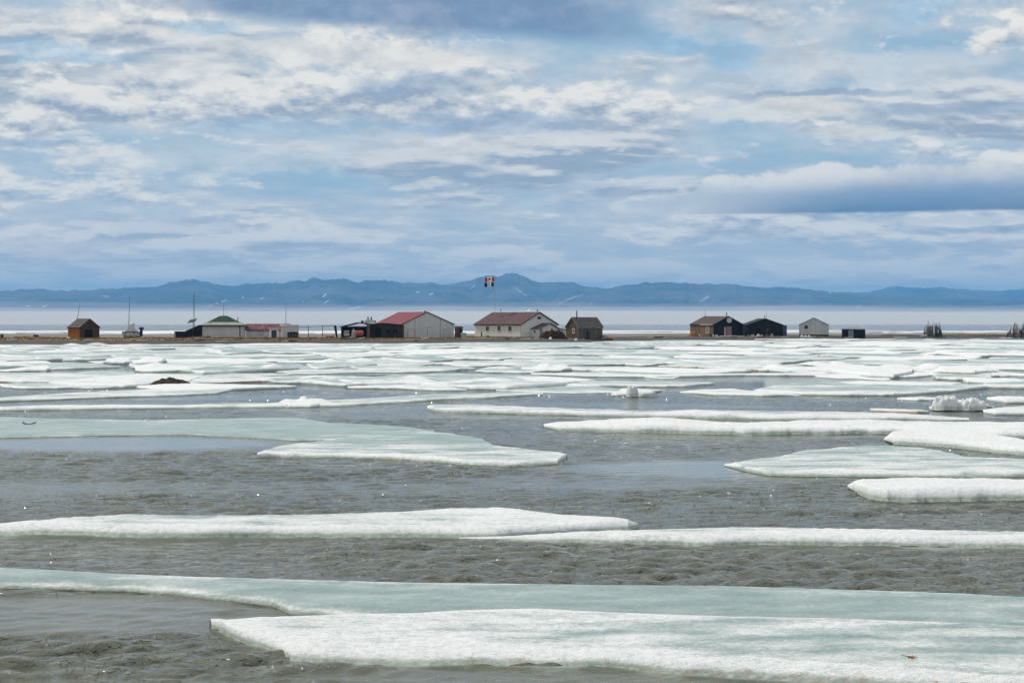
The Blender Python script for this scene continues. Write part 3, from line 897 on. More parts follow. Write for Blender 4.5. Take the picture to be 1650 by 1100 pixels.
def floe(label, back, front, h, white=(0.9, 0.5), dirt=0.15, bumps=(), pixels=True, ncol=120, nrow=14, rag=0.07, foot=0.0, und=0.5, group='ice floes in the bay', seed=0, lean=0.0, name='ice_floe', tanfoot=0.0, rimw=0.5):
    """one floe between its far (back) and near (front) outline. white = (rim, middle)"""
    s = np.linspace(0, 1, ncol)
    s = 0.75 * s + 0.25 * (0.5 - 0.5 * np.cos(np.pi * s))
    if pixels:
        bx, by = resample(back, s); fx, fy = resample(front, s)
        zb = np.clip(np.minimum(h, 0.55 * (fy - by) / ((fy - HOR) / CAM_H)), 0.005, None)
        kb = np.array([px2g(float(x), float(y), float(q))[:2] for x, y, q in zip(bx, by, zb)])
        kf = np.array([px2g(float(x), float(y), 0.0)[:2] for x, y in zip(fx, fy)])
    else:
        zb = np.full(ncol, h)
        kb = np.array(back, float); kf = np.array(front, float)
        ss_ = np.linspace(0, 1, len(kb))
        kb = np.stack([np.interp(s, ss_, kb[:, 0]), np.interp(s, ss_, kb[:, 1])], -1)
        kf = np.stack([np.interp(s, ss_, kf[:, 0]), np.interp(s, ss_, kf[:, 1])], -1)
    w = kb[:, 1] - kf[:, 1]
    minw = 0.02 + 0.10 * np.minimum(s, 1 - s)
    bad = w < minw
    kb[bad, 1] = kf[bad, 1] + minw[bad]
    w = kb[:, 1] - kf[:, 1]
    L = kb[-1, 0] - kb[0, 0]
    X = kf[:, 0]
    # ragged outlines
    rg = rag * np.minimum(1, w / 1.0)
    kf[:, 1] += fbm(X / 0.9, X * 0 + seed, 4, seed) * rg * 1.2 + fbm(X / 4.0, X * 0 + seed, 2, seed + 1) * rg * 3
    kb[:, 1] += fbm(X / 1.1, X * 0 + seed + 9, 4, seed + 2) * rg * 1.6
    kf[:, 1] += fbm(X / 0.28, X * 0 + seed, 3, seed + 6) * rg * 0.25
    kf[:, 0] += fbm(X / 0.7, X * 0 + seed + 4, 3, seed + 5) * rg
    w = np.maximum(kb[:, 1] - kf[:, 1], 0.02)
    hh = h * np.clip(w / (0.22 + 0.8 * h), 0.12, 1) ** 0.6 * (1 + 0.18 * fbm(X / 3.0, X * 0 + seed, 3, seed + 3))
    hb = h * np.clip(w / (0.3 + 1.0 * h), 0.10, 1) ** 0.6
    r_ = np.minimum(1.0, w / (2.6 * h + 0.3))
    hh = np.minimum(hh, zb * 1.15 + 0.01); hb = np.minimum(hb, zb + 0.01)
    soft = 1.0 + 0.8 * fbm(X / 1.7, X * 0 + 3, 3, seed + 13)
    rows = []                      # (offset from the front line in metres, height fraction, foot, rim)
    fr = [(-0.9 * foot * (1 + 0.8 * fbm(X / 1.3, X * 0, 3, seed + 8)), None, 1.0, 0.0), (-0.45 * foot, 'lo', 1.0, 0.0), (0 * X, 0.05, 0.9, 0.4), (0.05 * r_ * soft, 0.34, 0.62, 0.7), (0.11 * r_ * soft, 0.60, 0.25, 1.0), (0.22 * r_ * soft, 0.84, 0.0, 1.0), (0.42 * r_ * soft, 1.0, 0.0, 1.0)]
    Ys = []; Zs = []; Ft = []; Rm = []
    n3 = fbm(X / 0.55, X * 0 + 5, 3, seed + 11)
    for k, (o, z, ft, rm) in enumerate(fr):
        Ys.append(kf[:, 1] + o)
        if z is None: Zs.append(0 * X - (0.04 if foot else 0.12))
        elif z == 'lo': Zs.append(0 * X + (0.018 if foot else -0.03))
        else: Zs.append(hh * z * (1 + 0.12 * n3 * (z < 0.95)) + 0.0)
        Ft.append(0 * X + ft + 0.12 * n3); Rm.append(0 * X + (rm if rimw > 0.3 or k < 5 else 0.25 * (6 - k)))
    start = Ys[-1]
    end = np.maximum(kb[:, 1] - 0.35 * r_, start + 0.01)
    for q in np.linspace(0, 1, nrow + 1)[1:]:
        y = start * (1 - q) + end * q
        Ys.append(y)
        near = np.minimum(y - kf[:, 1], kb[:, 1] - y)
        Zs.append(hh * (1 + 0 * q)); Ft.append(0 * X)
        Rm.append(np.exp(-(y - kf[:, 1]) / (rimw + 1.2 * h * (rimw > 0.3))) * 1.0 + 0.55 * np.exp(-(kb[:, 1] - y) / 0.5))
    for o, z in ((0.12, 0.86), (0.03, 0.5), (0.0, -0.1)):
        Ys.append(np.maximum(kb[:, 1] - o * r_, end + 0.002)); Zs.append(hb * z if z > 0 else 0 * X - 0.1); Ft.append(0 * X + (0.0 if z > 0.6 else 0.5)); Rm.append(0 * X + 0.8)
    Ya = np.array(Ys); Za = np.array(Zs); Fa = np.array(Ft); Ra = np.array(Rm)
    Xa = np.tile(kf[:, 0], (len(Ys), 1)) + (kb[:, 0] - kf[:, 0])[None, :] * np.clip((Ya - kf[:, 1]) / w, 0, 1)
    inner = sstep(0.0, 0.25 + 0.8 * h, np.minimum(Ya - kf[:, 1], kb[:, 1] - Ya)) * (Za > 0.02)
    ends = np.minimum(np.minimum(s, 1 - s) * abs(L) / 1.2, 1)[None, :]
    und_n = fbm(Xa / 2.6, Ya / 3.4, 4, seed + 17)
    Za = Za + inner * ends * h * und * (und_n * 0.6 + 0.05) + inner * ends * (fbm(Xa / 0.6, Ya / 0.7, 4, seed + 23, 0.6) * 0.022 + fbm(Xa / 0.14, Ya / 0.17, 3, seed + 29) * 0.008)
    Za = Za + inner * lean * (Ya - kf[:, 1])
    Bm = 0 * Za; Zb_ = 0 * Za
    for (bx_, q, amp_, wx, wy) in bumps:               # hummocks: where along, where across, height, widths in metres
        if pixels: cx = (bx_ - 825) / FPX * float(np.interp(bx_, np.sort([back[0][0], back[-1][0]]), [kf[0, 1], kf[-1, 1]]))
        else: cx = kf[0, 0] + bx_ * L
        j = int(np.argmin(abs(kf[:, 0] - cx))); cy = kf[j, 1] + q * w[j]
        d2 = ((Xa - cx) / wx) ** 2 + ((Ya - cy) / wy) ** 2
        g_ = np.exp(-d2 ** 1.4) * (1 + 0.45 * fbm((Xa - cx) / wx * 1.3, (Ya - cy) / wy * 1.3, 4, seed + 31))
        Zb_ = np.maximum(Zb_, amp_ * g_ * (Za > 0.0)); Bm = np.maximum(Bm, np.exp(-d2))
    Za = Za + Zb_
    rim, mid = white
    Wn = mid + (rim - mid) * np.clip(Ra + 0.15, 0, 1) + 0.75 * fbm(Xa / 5.0, Ya / 2.6, 4, seed + 41) * (0.3 + abs(rim - mid) * 0.5)
    Wn = np.maximum(Wn, Bm * 0.95)
    Dt = dirt * (0.4 + 1.1 * (Fa > 0.15)) * (1 + 1.2 * fbm(Xa / 2.0, Ya / 2.0, 3, seed + 47)) + tanfoot * (Fa > 0.15)
    col = np.stack([np.clip(Wn, 0, 1), np.clip(Fa, 0, 1), np.clip(Dt, 0, 1), np.ones_like(Wn)], -1)
    o = mesh_obj(name, np.stack([Xa, Ya, Za], -1), grid_faces(len(Ys), ncol), M['ice'], smooth=True, attr={'ice': col.reshape(-1, 4)})
    tag(o, label, 'ice floe', group)
    return o


# ---- the floes one can tell apart, near to far (their outlines in photograph pixels, turned into points on the water)
floe('wide nearest floe, rough white with a ragged brownish broken left tip',
     [(337, 996), (420, 989), (600, 982), (850, 976), (950, 980), (1100, 986), (1300, 988), (1650, 1003), (2000, 1012)],
     [(337, 1012), (352, 1020), (372, 1034), (384, 1040), (420, 1048), (470, 1068), (520, 1074), (700, 1077), (900, 1075), (1000, 1078), (1100, 1086), (1250, 1094), (1350, 1102), (1650, 1118), (2000, 1130)],
     0.15, (1.0, 0.42), 0.12, ncol=900, nrow=90, foot=0.40, seed=3, rag=0.09, tanfoot=0.30, und=0.35)
floe('flat teal waterlogged slab lying just behind the nearest white floe',
     [(-300, 900), (0, 911), (200, 921), (500, 931), (700, 936), (900, 938), (1200, 941), (1450, 949), (1650, 957), (2000, 966)],
     [(-300, 936), (0, 950), (200, 953), (290, 960), (370, 969), (440, 979), (470, 992), (600, 1000), (1000, 1008), (2000, 1040)],
     0.11, (0.62, 0.12), 0.0, ncol=700, nrow=60, seed=5, rag=0.05, und=0.15, rimw=0.10)
floe('long low floe from the left edge, white left half and teal right half',
     [(-140, 856), (-60, 849), (0, 842), (100, 832), (200, 827), (400, 829), (600, 823), (720, 816), (800, 815), (850, 819), (900, 826), (960, 828), (1010, 835), (1028, 843)],
     [(-140, 858), (-60, 860), (60, 863), (200, 866), (400, 866), (600, 867), (800, 867), (870, 862), (950, 857), (1010, 852), (1028, 846)],
     0.18, (0.92, 0.50), 0.05, ncol=700, nrow=34, foot=0.6, seed=8, und=0.35, tanfoot=0.12)
floe('long narrow teal floe with a bright white front rim, running off the right edge',
     [(740, 866), (830, 862), (930, 856), (1040, 850), (1200, 847), (1400, 849), (1650, 853), (2000, 858)],
     [(740, 868), (860, 872), (1000, 877), (1150, 881), (1300, 879), (1400, 879), (1650, 882), (2000, 884)],
     0.16, (1.0, 0.36), 0.05, ncol=600, nrow=26, foot=0.6, seed=12, und=0.3)
floe('thick snow white floe with a rounded left end, at the right edge',
     [(1366, 781), (1378, 774), (1400, 770), (1450, 768), (1520, 771), (1650, 769), (1900, 767)],
     [(1366, 786), (1378, 795), (1400, 805), (1430, 809), (1480, 810), (1650, 807), (1900, 806)],
     0.26, (0.95, 0.92), 0.18, ncol=380, nrow=26, foot=0.12, seed=15, rag=0.08)
floe('grey white dished floe with a pointed left tip, behind the rounded snow white one',
     [(1167, 748), (1210, 739), (1260, 734), (1300, 725), (1370, 718), (1430, 717), (1490, 721), (1535, 729), (1556, 736), (1600, 738), (1900, 737)],
     [(1167, 751), (1200, 760), (1240, 767), (1350, 769), (1450, 769), (1550, 769), (1650, 768), (1900, 767)],
     0.13, (0.72, 0.42), 0.12, ncol=420, nrow=34, foot=0.15, seed=19, rag=0.07)
floe('longest bright snow ridge, from mid picture out past the right edge',
     [(875, 683), (900, 680), (1000, 679), (1050, 676), (1100, 677), (1200, 679), (1300, 680), (1360, 677), (1400, 676), (1500, 677), (1650, 680), (1950, 682)],
     [(875, 688), (900, 694), (1000, 697), (1100, 699), (1200, 701), (1300, 700), (1400, 699), (1450, 700), (1500, 704), (1600, 706), (1650, 706), (1950, 708)],
     0.26, (1.0, 0.94), 0.10, ncol=560, nrow=22, foot=0.4, seed=22, rag=0.12, und=0.6, bumps=[(1380, 0.6, 0.10, 2.5, 1.0), (1050, 0.6, 0.10, 2.0, 1.0)])
floe('lobed snow white floe hooked under the longest bright ridge near the right edge',
     [(1425, 706), (1437, 697), (1460, 690), (1550, 692), (1600, 697), (1650, 705), (1900, 713)],
     [(1425, 709), (1440, 717), (1500, 719), (1560, 725), (1600, 729), (1650, 734), (1900, 738)],
     0.28, (1.0, 0.95), 0.12, ncol=260, nrow=20, foot=0.15, seed=25, rag=0.10)
floe('long floe with white rounded left end and teal right half, behind the longest ridge',
     [(688, 654), (700, 651), (760, 652), (850, 655), (950, 659), (1060, 662), (1180, 660), (1280, 661), (1400, 665), (1500, 669), (1560, 673)],
     [(688, 660), (700, 664), (780, 666), (900, 669), (1000, 671), (1100, 673), (1250, 677), (1400, 678), (1560, 677)],
     0.22, (0.92, 0.34), 0.05, ncol=420, nrow=20, foot=0.25, seed=28)
floe('broad flat teal slab at the left with a dark stick lying on it',
     [(-260, 676), (0, 671), (100, 674), (250, 676), (400, 673), (480, 672), (530, 680), (600, 683), (650, 686), (700, 693)],
     [(-260, 708), (0, 706), (150, 703), (300, 701), (420, 706), (480, 711), (560, 708), (640, 702), (700, 697)],
     0.07, (0.52, 0.12), 0.0, ncol=460, nrow=34, seed=31, und=0.4, rimw=0.2)
floe('teal floe with a brownish white front rim and a square right end, mid picture',
     [(415, 729), (450, 717), (520, 708), (600, 697), (650, 694), (720, 698), (775, 705), (795, 716), (850, 723), (900, 727), (914, 731)],
     [(415, 733), (470, 738), (550, 737), (640, 741), (700, 745), (760, 751), (830, 752), (900, 748), (914, 740)],
     0.13, (0.75, 0.20), 0.22, ncol=420, nrow=34, foot=0.2, seed=34, rag=0.08)
floe('low narrow floe from the left edge tapering to mid picture, greenish front rim',
     [(-260, 658), (0, 654), (300, 652), (450, 648), (600, 640), (700, 634), (800, 632), (860, 632), (875, 633)],
     [(-260, 662), (0, 662), (200, 659), (400, 657), (550, 655), (650, 649), (750, 643), (800, 641), (875, 636)],
     0.14, (0.82, 0.42), 0.05, ncol=380, nrow=14, foot=0.35, seed=37)
floe('small floe with a raised white wing of ice, by a low narrow floe',
     [(449, 650), (460, 645), (480, 643), (510, 644), (541, 650)], [(449, 653), (465, 657), (500, 657), (541, 653)],
     0.16, (1.0, 0.9), 0.15, bumps=[(462, 0.5, 0.12, 0.5, 0.7), (486, 0.6, 0.24, 0.2, 0.7), (505, 0.5, 0.14, 0.8, 0.7)], ncol=120, nrow=18, seed=38)
floe('sloping whitish floe at the left below the brown soil heap',
     [(-260, 646), (0, 640), (100, 633), (200, 628), (300, 624), (360, 625), (372, 627)],
     [(-260, 652), (0, 648), (150, 642), (280, 638), (350, 635), (372, 630)],
     0.12, (0.7, 0.5), 0.10, ncol=260, nrow=14, seed=41)
floe('white humped floe carrying the brown soil heap',
     [(65, 619), (120, 611), (180, 605), (235, 602), (290, 603), (328, 606)],
     [(65, 621), (130, 625), (200, 625), (250, 622), (300, 619), (328, 609)],
     0.20, (0.92, 0.75), 0.10, bumps=[(190, 0.6, 0.15, 2.6, 2.4)], ncol=200, nrow=16, seed=44)
floe('pale lens shaped floe left of a teal topped one, at the right',
     [(1095, 631), (1130, 627), (1180, 626), (1250, 631), (1288, 636)], [(1095, 633), (1150, 637), (1230, 639), (1288, 638)],
     0.14, (0.95, 0.7), 0.1, ncol=140, nrow=12, seed=47)
floe('long teal topped floe with a hump at its left, at the right',
     [(1215, 628), (1250, 620), (1300, 615), (1350, 614), (1368, 618), (1450, 620), (1520, 620), (1575, 618), (1607, 621)],
     [(1215, 632), (1290, 637), (1370, 638), (1440, 638), (1520, 633), (1570, 628), (1607, 624)],
     0.16, (0.92, 0.38), 0.05, ncol=240, nrow=16, seed=50)
floe('short muddy tan floe left of the jagged ice blocks',
     [(1402, 658), (1440, 657), (1480, 659), (1497, 662)], [(1402, 663), (1440, 666), (1480, 667), (1497, 665)],
     0.12, (0.75, 0.7), 0.75, ncol=110, nrow=10, seed=53, tanfoot=0.3)
floe('white floe carrying two jagged ice blocks, near the right edge',
     [(1496, 656), (1530, 650), (1570, 649), (1602, 655)], [(1496, 658), (1530, 660), (1580, 660), (1602, 658)],
     0.20, (1.0, 1.0), 0.15, bumps=[(1538, 0.45, 0.22, 0.8, 0.9), (1575, 0.4, 0.15, 0.6, 0.8)], ncol=160, nrow=26, seed=57, tanfoot=0.2)
floe('flat white floe right behind the jagged ice blocks at the right edge',
     [(1590, 640), (1620, 637), (1700, 638), (1900, 640)], [(1590, 645), (1620, 651), (1700, 651), (1900, 652)],
     0.22, (0.95, 0.8), 0.05, ncol=120, nrow=12, seed=60)
floe('thin straight pale floe just left of the jagged ice blocks',
     [(1445, 641), (1480, 640), (1530, 641)], [(1445, 644), (1480, 646), (1530, 645)],
     0.14, (0.85, 0.7), 0.2, ncol=90, nrow=8, seed=61)
floe('grey white floe below the jagged ice blocks at the right edge',
     [(1582, 660), (1620, 655), (1700, 650), (1900, 650)], [(1582, 665), (1600, 669), (1700, 669), (1900, 668)],
     0.22, (0.9, 0.7), 0.05, ncol=130, nrow=12, seed=63)
floe('flat floe bearing the lone white ice pyramid, centre right',
     [(985, 634), (1005, 628), (1040, 626), (1066, 628)], [(985, 638), (1010, 638), (1045, 636), (1066, 631)],
     0.13, (0.98, 0.8), 0.45, bumps=[(1022, 0.5, 0.16, 0.9, 1.4)], ncol=170, nrow=24, seed=66)
floe('pale submerged looking slab left of the white ice pyramid',
     [(800, 627), (860, 621), (920, 620), (985, 624), (1010, 628)], [(800, 630), (860, 633), (930, 634), (1010, 633)],
     0.07, (0.6, 0.4), 0.1, ncol=160, nrow=12, seed=69)
floe('thin right pointing floe end below centre, with a white hump along it',
     [(560, 622), (640, 619), (700, 618), (735, 625), (752, 627)], [(560, 626), (640, 627), (700, 630), (735, 630), (752, 629)],
     0.14, (0.95, 0.6), 0.1, ncol=150, nrow=10, seed=72)
floe('teal leaf shaped floe with a brown spot at its left tip',
     [(575, 611), (640, 603), (700, 602), (780, 604), (836, 609)], [(575, 613), (640, 617), (740, 615), (800, 612), (836, 611)],
     0.13, (0.75, 0.25), 0.1, ncol=170, nrow=14, seed=75)
floe('white floe with a small domed hummock, centre, its dome pale brown on top',
     [(840, 592), (870, 589), (905, 589), (925, 594)], [(840, 597), (870, 599), (905, 599), (925, 596)],
     0.22, (0.98, 0.85), 0.25, bumps=[(880, 0.5, 0.36, 0.7, 2.0), (900, 0.5, 0.20, 1.2, 2.0)], ncol=130, nrow=16, seed=78)
floe('long grey green floe ending in a point right of centre, before the pyramid',
     [(620, 621), (760, 615), (850, 613), (900, 608), (950, 610), (950, 612)], [(620, 625), (760, 622), (850, 620), (920, 619), (948, 617), (950, 616)],
     0.10, (0.7, 0.4), 0.1, ncol=180, nrow=10, seed=81)
floe('long thin white strip floe crossing the dark channel at centre right',
     [(855, 601), (950, 599), (1060, 603), (1200, 601), (1300, 601), (1460, 603)], [(855, 604), (950, 607), (1060, 608), (1200, 605), (1350, 606), (1460, 607)],
     0.12, (0.9, 0.5), 0.15, ncol=240, nrow=10, seed=84)
floe('right hand floe with a dirty green undercut front, near the right edge',
     [(1495, 596), (1525, 590), (1570, 588), (1610, 596)], [(1495, 599), (1520, 606), (1570, 607), (1610, 601)],
     0.42, (0.98, 0.95), 0.5, ncol=160, nrow=14, seed=87, foot=0.3, tanfoot=0.3)
floe('white floe lobed at its left end with a hollow beneath, right of centre',
     [(1225, 594), (1252, 589), (1300, 592), (1340, 588), (1420, 589), (1470, 594)], [(1225, 598), (1280, 601), (1340, 602), (1400, 609), (1440, 610), (1470, 604)],
     0.32, (0.98, 0.85), 0.2, bumps=[(1254, 0.5, 0.3, 0.8, 3)], ncol=200, nrow=14, seed=90)
floe('white humped floe at the left edge, smooth and tall backed',
     [(-120, 586), (0, 581), (20, 583), (60, 590)], [(-120, 596), (0, 596), (40, 594), (60, 592)],
     0.45, (0.97, 0.85), 0.1, ncol=120, nrow=14, seed=93)
floe('white floe with a small upright ice shard, left of the brown soil heap',
     [(5, 596), (50, 590), (75, 588), (82, 594)], [(5, 599), (50, 599), (75, 600), (82, 598)],
     0.25, (0.97, 0.8), 0.1, bumps=[(72, 0.5, 0.45, 0.25, 1.2)], ncol=120, nrow=16, seed=96)
floe('smooth white dome of ice standing left of the soil heap, the bigger of two',
     [(217, 584), (235, 577), (255, 575), (268, 580)], [(217, 586), (235, 588), (255, 588), (268, 585)],
     0.3, (0.98, 0.98), 0.05, bumps=[(245, 0.5, 0.3, 1.4, 3.0)], ncol=110, nrow=14, seed=99)
floe('smooth white dome of ice standing left of the soil heap, the smaller of two',
     [(165, 583), (180, 577), (200, 576), (214, 583)], [(165, 585), (180, 587), (200, 587), (214, 585)],
     0.28, (0.95, 0.95), 0.25, bumps=[(186, 0.5, 0.22, 1.1, 3.0)], ncol=110, nrow=14, seed=102)
floe('flat grey teal sheet behind the brown soil heap, from the left edge',
     [(-260, 602), (0, 600), (150, 600), (290, 602), (328, 606)], [(-260, 613), (0, 611), (80, 611), (200, 611), (328, 609)],
     0.06, (0.75, 0.4), 0.05, ncol=200, nrow=12, seed=105)

# ---- the crowded field towards the far shore: every floe its own object
landmarks = [(-200, 'off the far left'), (60, 'off the grassy left end'), (180, 'off the small brown hut'), (265, 'off the beached white boat'), (410, 'off the green topped hut'),
             (520, 'off the low red roofed hut'), (600, 'off the dark open shed'), (745, 'off the red roofed warehouse'), (905, 'off the white windowed house'), (1020, 'off the grey wooden cabin'),
             (1110, 'off the bare gravel stretch'), (1205, 'off the plywood sided house'), (1275, 'off the black hut'), (1345, 'off the white hut'), (1440, 'off the low black shed'),
             (1560, 'off the nearer driftwood stack'), (9999, 'by the right edge')]
fr = random.Random(23)
count = 0; packed = []
y = 627.0
row = 0
while y > 548.5:
    dist = 12000.0 / (y - HOR)
    dyp = 1.35 + (y - 548) * 0.070
    cover = 0.95 if y < 578 else (0.86 if y < 594 else 0.62)
    px = -230 + fr.uniform(0, 140)
    while px < 1880:
        Lp = fr.uniform(70, 200) * (1.6 if fr.random() < 0.28 else 1.0) * (0.72 + (y - 548) * 0.010) * (1.35 if y < 560 else 1.15)
        yo = y + fr.uniform(-0.45, 0.45) * dyp
        shore_y = float(np.interp(px + Lp / 2, [p for p, q in SHORE], [q for p, q in SHORE]))
        if fr.random() < cover and yo > shore_y + 1.9 and not (y > 598 and (px < 360 or 540 < px < 980) and fr.random() < 0.45) and not (y > 606 and 1000 < px < 1300) and count < 264:
            D0_ = 12000.0 / (yo - HOR)
            thick = dyp * fr.uniform(0.9, 1.9)
            D1_ = 12000.0 / (max(yo - thick, shore_y + 0.7) - HOR)
            x0 = (px - 825) / FPX * D0_; x1 = (px + Lp - 825) / FPX * D0_
            sk = fr.uniform(-0.15, 0.15) * (D1_ - D0_)
            fb_ = []; bb_ = []
            nseg = 9
            pw = fr.uniform(0.35, 0.8); ph_ = fr.uniform(0, 6.28)
            for i in range(nseg):
                q = i / (nseg - 1)
                wd = max(0.0, 1 - abs(2 * q - 1) ** (1.6 + 2 * pw))
                xx = x0 + (x1 - x0) * q
                yc = D0_ + (D1_ - D0_) * 0.5 + sk * (q - 0.5) * 4 + math.sin(q * 5 + ph_) * (D1_ - D0_) * 0.12
                hw = (D1_ - D0_) * 0.5 * wd * (1 + 0.25 * math.sin(q * 9 + ph_ * 2))
                fb_.append((xx, yc - hw)); bb_.append((xx, yc + hw + 0.02))
            kind = fr.random()
            hgt = (0.5 if y < 557 else 1.0) * fr.choice([0.05, 0.08, 0.10, 0.14, 0.20]) * (1.3 if kind > 0.85 else 1.0)
            tone = fr.random()
            cut = 0.34 if px > 900 else 0.18
            if tone < cut: wp = (1.0, fr.uniform(0.85, 1.0)); tn = 'bright white'
            elif tone < 0.60: wp = (0.85, fr.uniform(0.30, 0.55)); tn = 'greyish white'
            elif tone < 0.90: wp = (0.9, fr.uniform(0.08, 0.30)); tn = 'pale teal'
            else: wp = (0.85, 0.6); tn = 'slightly muddy'
            bps = []
            if kind > 0.80:
                bps = [(fr.uniform(0.2, 0.8), fr.uniform(0.35, 0.65), fr.uniform(0.12, 0.36), fr.uniform(0.6, 1.8), max(1.0, (D1_ - D0_) * 0.2)) for _ in range(fr.choice([1, 2, 3, 4]))]
            lm = next(n_ for lim_, n_ in landmarks if px + Lp / 2 < lim_)
            zone = 'at the shore' if y < 556 else 'second band' if y < 566 else 'middle band' if y < 580 else 'outer band' if y < 598 else 'outside the pack'
            form = 'humped' if bps else ('long flat' if Lp > 190 else 'short flat' if Lp < 100 else 'flat')
            of_ = floe('%s %s floe, %s, %s' % (form, tn, zone, lm), bb_, fb_, hgt, wp, 0.55 if tn == 'slightly muddy' else 0.08, bps, pixels=False,
                 ncol=46 if y < 590 else 80, nrow=6 if y < 590 else 10, rag=0.25, seed=200 + count * 3, und=0.8,
                 tanfoot=fr.choice([0, 0, 0.3]))
            count += 1; packed.append((of_, Lp))
            px += Lp * fr.uniform(0.86, 1.04)
        else:
            px += fr.uniform(20, 90)
    y -= dyp
    row += 1
byl = {}
for of_, l_ in packed: byl.setdefault(of_['label'], []).append((l_, of_))
for k_, v_ in byl.items():
    if len(v_) > 1:
        v_.sort(key=lambda q: q[0])
        nm_ = {2: ['the shorter', 'the longer'], 3: ['the shortest', 'the middle sized', 'the longest']}.get(len(v_), ['the shortest', 'the second shortest', 'the second longest', 'the longest', 'the very longest', 'the longest of all'])
        for (l_, of_), w_ in zip(v_, nm_): of_['label'] = ' '.join((k_ + ', ' + w_).split()[:16])
print('pack floes', count, 'last row', round(y, 1))


# ---- what lies on the ice
def lumpy(name, cx, cy, z0, wx, wy, hgt, mat, seed, n=26, parent=None, sharp=0.9, attr=None, flat=1.0):
    gx, gy = np.meshgrid(np.linspace(-1, 1, n), np.linspace(-1, 1, n), indexing='xy')
    r = np.hypot(gx, gy)
    prof_ = np.clip((1 - r ** 2) * flat, 0, 1) ** 0.7
    z = z0 - 0.05 + hgt * prof_ * (1 + sharp * fbm(gx * 2.2 + seed, gy * 2.2, 4, seed)) + 0.18 * hgt * fbm(gx * 7, gy * 7, 3, seed + 1) * (prof_ > 0)
    X_ = cx + gx * wx * (1 + 0.2 * fbm(gx * 2, gy * 2 + seed, 2, seed + 3)); Y_ = cy + gy * wy
    z = np.where(prof_ <= 0, z0 - 0.08, z)
    return mesh_obj(name, np.stack([X_, Y_, z], -1), grid_faces(n, n), mat, parent, smooth=False)


p0 = px2g(268, 618, 0.2)
o = lumpy('soil_heap', p0.x, p0.y + 1.2, 0.10, 1.35, 1.1, 0.37, M['soil'], 3, 44, None, 0.8)
tag(o, 'dark brown heap of soil and turf lying on a white floe at the left', 'soil heap')
def ice_lump(px, py, z0, dy, wx, wy, hh_, seed, label, sharp=0.4, dirt=0.1, cat='ice block'):
    p0 = px2g(px, py, z0)
    o = lumpy('ice_block', p0.x, p0.y + dy, z0 - 0.03, wx, wy, hh_, M['ice'], seed, 34, None, sharp, None, 2.2)
    l_ = o.data.attributes.new('ice', 'FLOAT_COLOR', 'POINT')
    zz = np.array([v.co.z for v in o.data.vertices]); ft = 0.55 * (zz < z0 + 0.10)
    l_.data.foreach_set('color', np.stack([0.98 + 0 * zz, ft, dirt + 0 * zz, 1 + 0 * zz], -1).astype(np.float32).ravel())
    tag(o, label, cat)


ice_lump(1019.5, 636, 0.14, 0.55, 0.34, 0.45, 0.46, 5, 'upright rounded white ice boulder on its own flat floe, centre right', 0.35)
ice_lump(1041, 636, 0.12, 0.7, 0.66, 0.5, 0.18, 8, 'low shoulder of ice right of the upright rounded ice boulder', 0.6)
ice_lump(1527, 657, 0.16, 0.45, 0.62, 0.5, 0.46, 12, 'taller left one of the two jagged white ice blocks near the right edge', 0.7)
ice_lump(1569, 657, 0.16, 0.5, 0.68, 0.5, 0.36, 21, 'lower right one of the two jagged white ice blocks near the right edge', 0.7)
p0 = px2g(258, 620, 0.1)
o = lumpy('ice_chunk', p0.x, p0.y + 0.35, 0.10, 0.70, 0.4, 0.24, M['ice'], 9, 24)
l_ = o.data.attributes.new('ice', 'FLOAT_COLOR', 'POINT'); l_.data.foreach_set('color', np.tile(np.array([0.9, 0, 0.45, 1], dtype=np.float32), len(o.data.vertices)))
tag(o, 'dirty white chunk of ice in front of the dark soil heap', 'ice chunk')
p0 = px2g(46, 684, 0.06)
b = MB()
pts = [(-0.24, 0, 0.10), (-0.17, 0, 0.05), (-0.05, 0.02, 0.02), (0.10, 0, 0.02), (0.18, 0, 0.06), (0.30, 0.02, 0.09)]
for a, c_ in zip(pts[:-1], pts[1:]): b.tube(a, c_, 0.022, 0.02, 7)
b.tube((-0.17, 0, 0.05), (-0.20, 0, 0.12), 0.014, 0.004, 6); b.tube((0.18, 0, 0.06), (0.23, -0.1, 0.07), 0.014, 0.004, 6)
o = b.build('stick', M['black_stick']); o.location = (p0.x, p0.y, 0.06)
tag(o, 'black curved driftwood stick lying on the teal slab at the left', 'stick')
p0 = px2g(1278, 961, 0.05)
b = MB(); b.tube((-0.10, 0, 0), (0.04, 0.01, 0.012), 0.010, 0.014, 7); b.tube((0.02, 0.0, 0.01), (0.07, 0.03, 0.03), 0.012, 0.004, 6)
o = b.build('stick', M['black_stick']); o.location = (p0.x, p0.y, 0.055)
tag(o, 'tiny dark twig by a small puddle on the teal slab', 'stick')
p0 = px2g(1238, 961, 0.05)
b = MB(); b.prism([(0.30 * math.cos(a) * (1 + 0.15 * math.sin(3 * a)), 0.34 * math.sin(a)) for a in [k * math.pi / 9 for k in range(18)]], 'z', 0, 0.004)
wm, wt, wb = newmat('melt_water')
wb.inputs['Base Color'].default_value = (0.22, 0.29, 0.31, 1); wb.inputs['Roughness'].default_value = 0.03
o = b.build('puddle', wm); o.location = (p0.x, p0.y, 0.062)
tag(o, 'small smooth melt puddle on the teal slab', 'puddle')
p0 = px2g(1470, 1064, 0.13)
b = MB()
for (a, c_) in (((-0.05, 0, 0), (0.05, 0.02, 0.012)), ((-0.01, -0.02, 0), (0.02, 0.05, 0.02)), ((0.0, 0, 0.01), (-0.12, 0.05, 0.02)), ((-0.02, -0.03, 0.0), (0.06, -0.04, 0.01))):
    b.tube(a, c_, 0.008, 0.004, 6)
o = b.build('stick', M['orange_wood']); o.location = (p0.x, p0.y, 0.165)
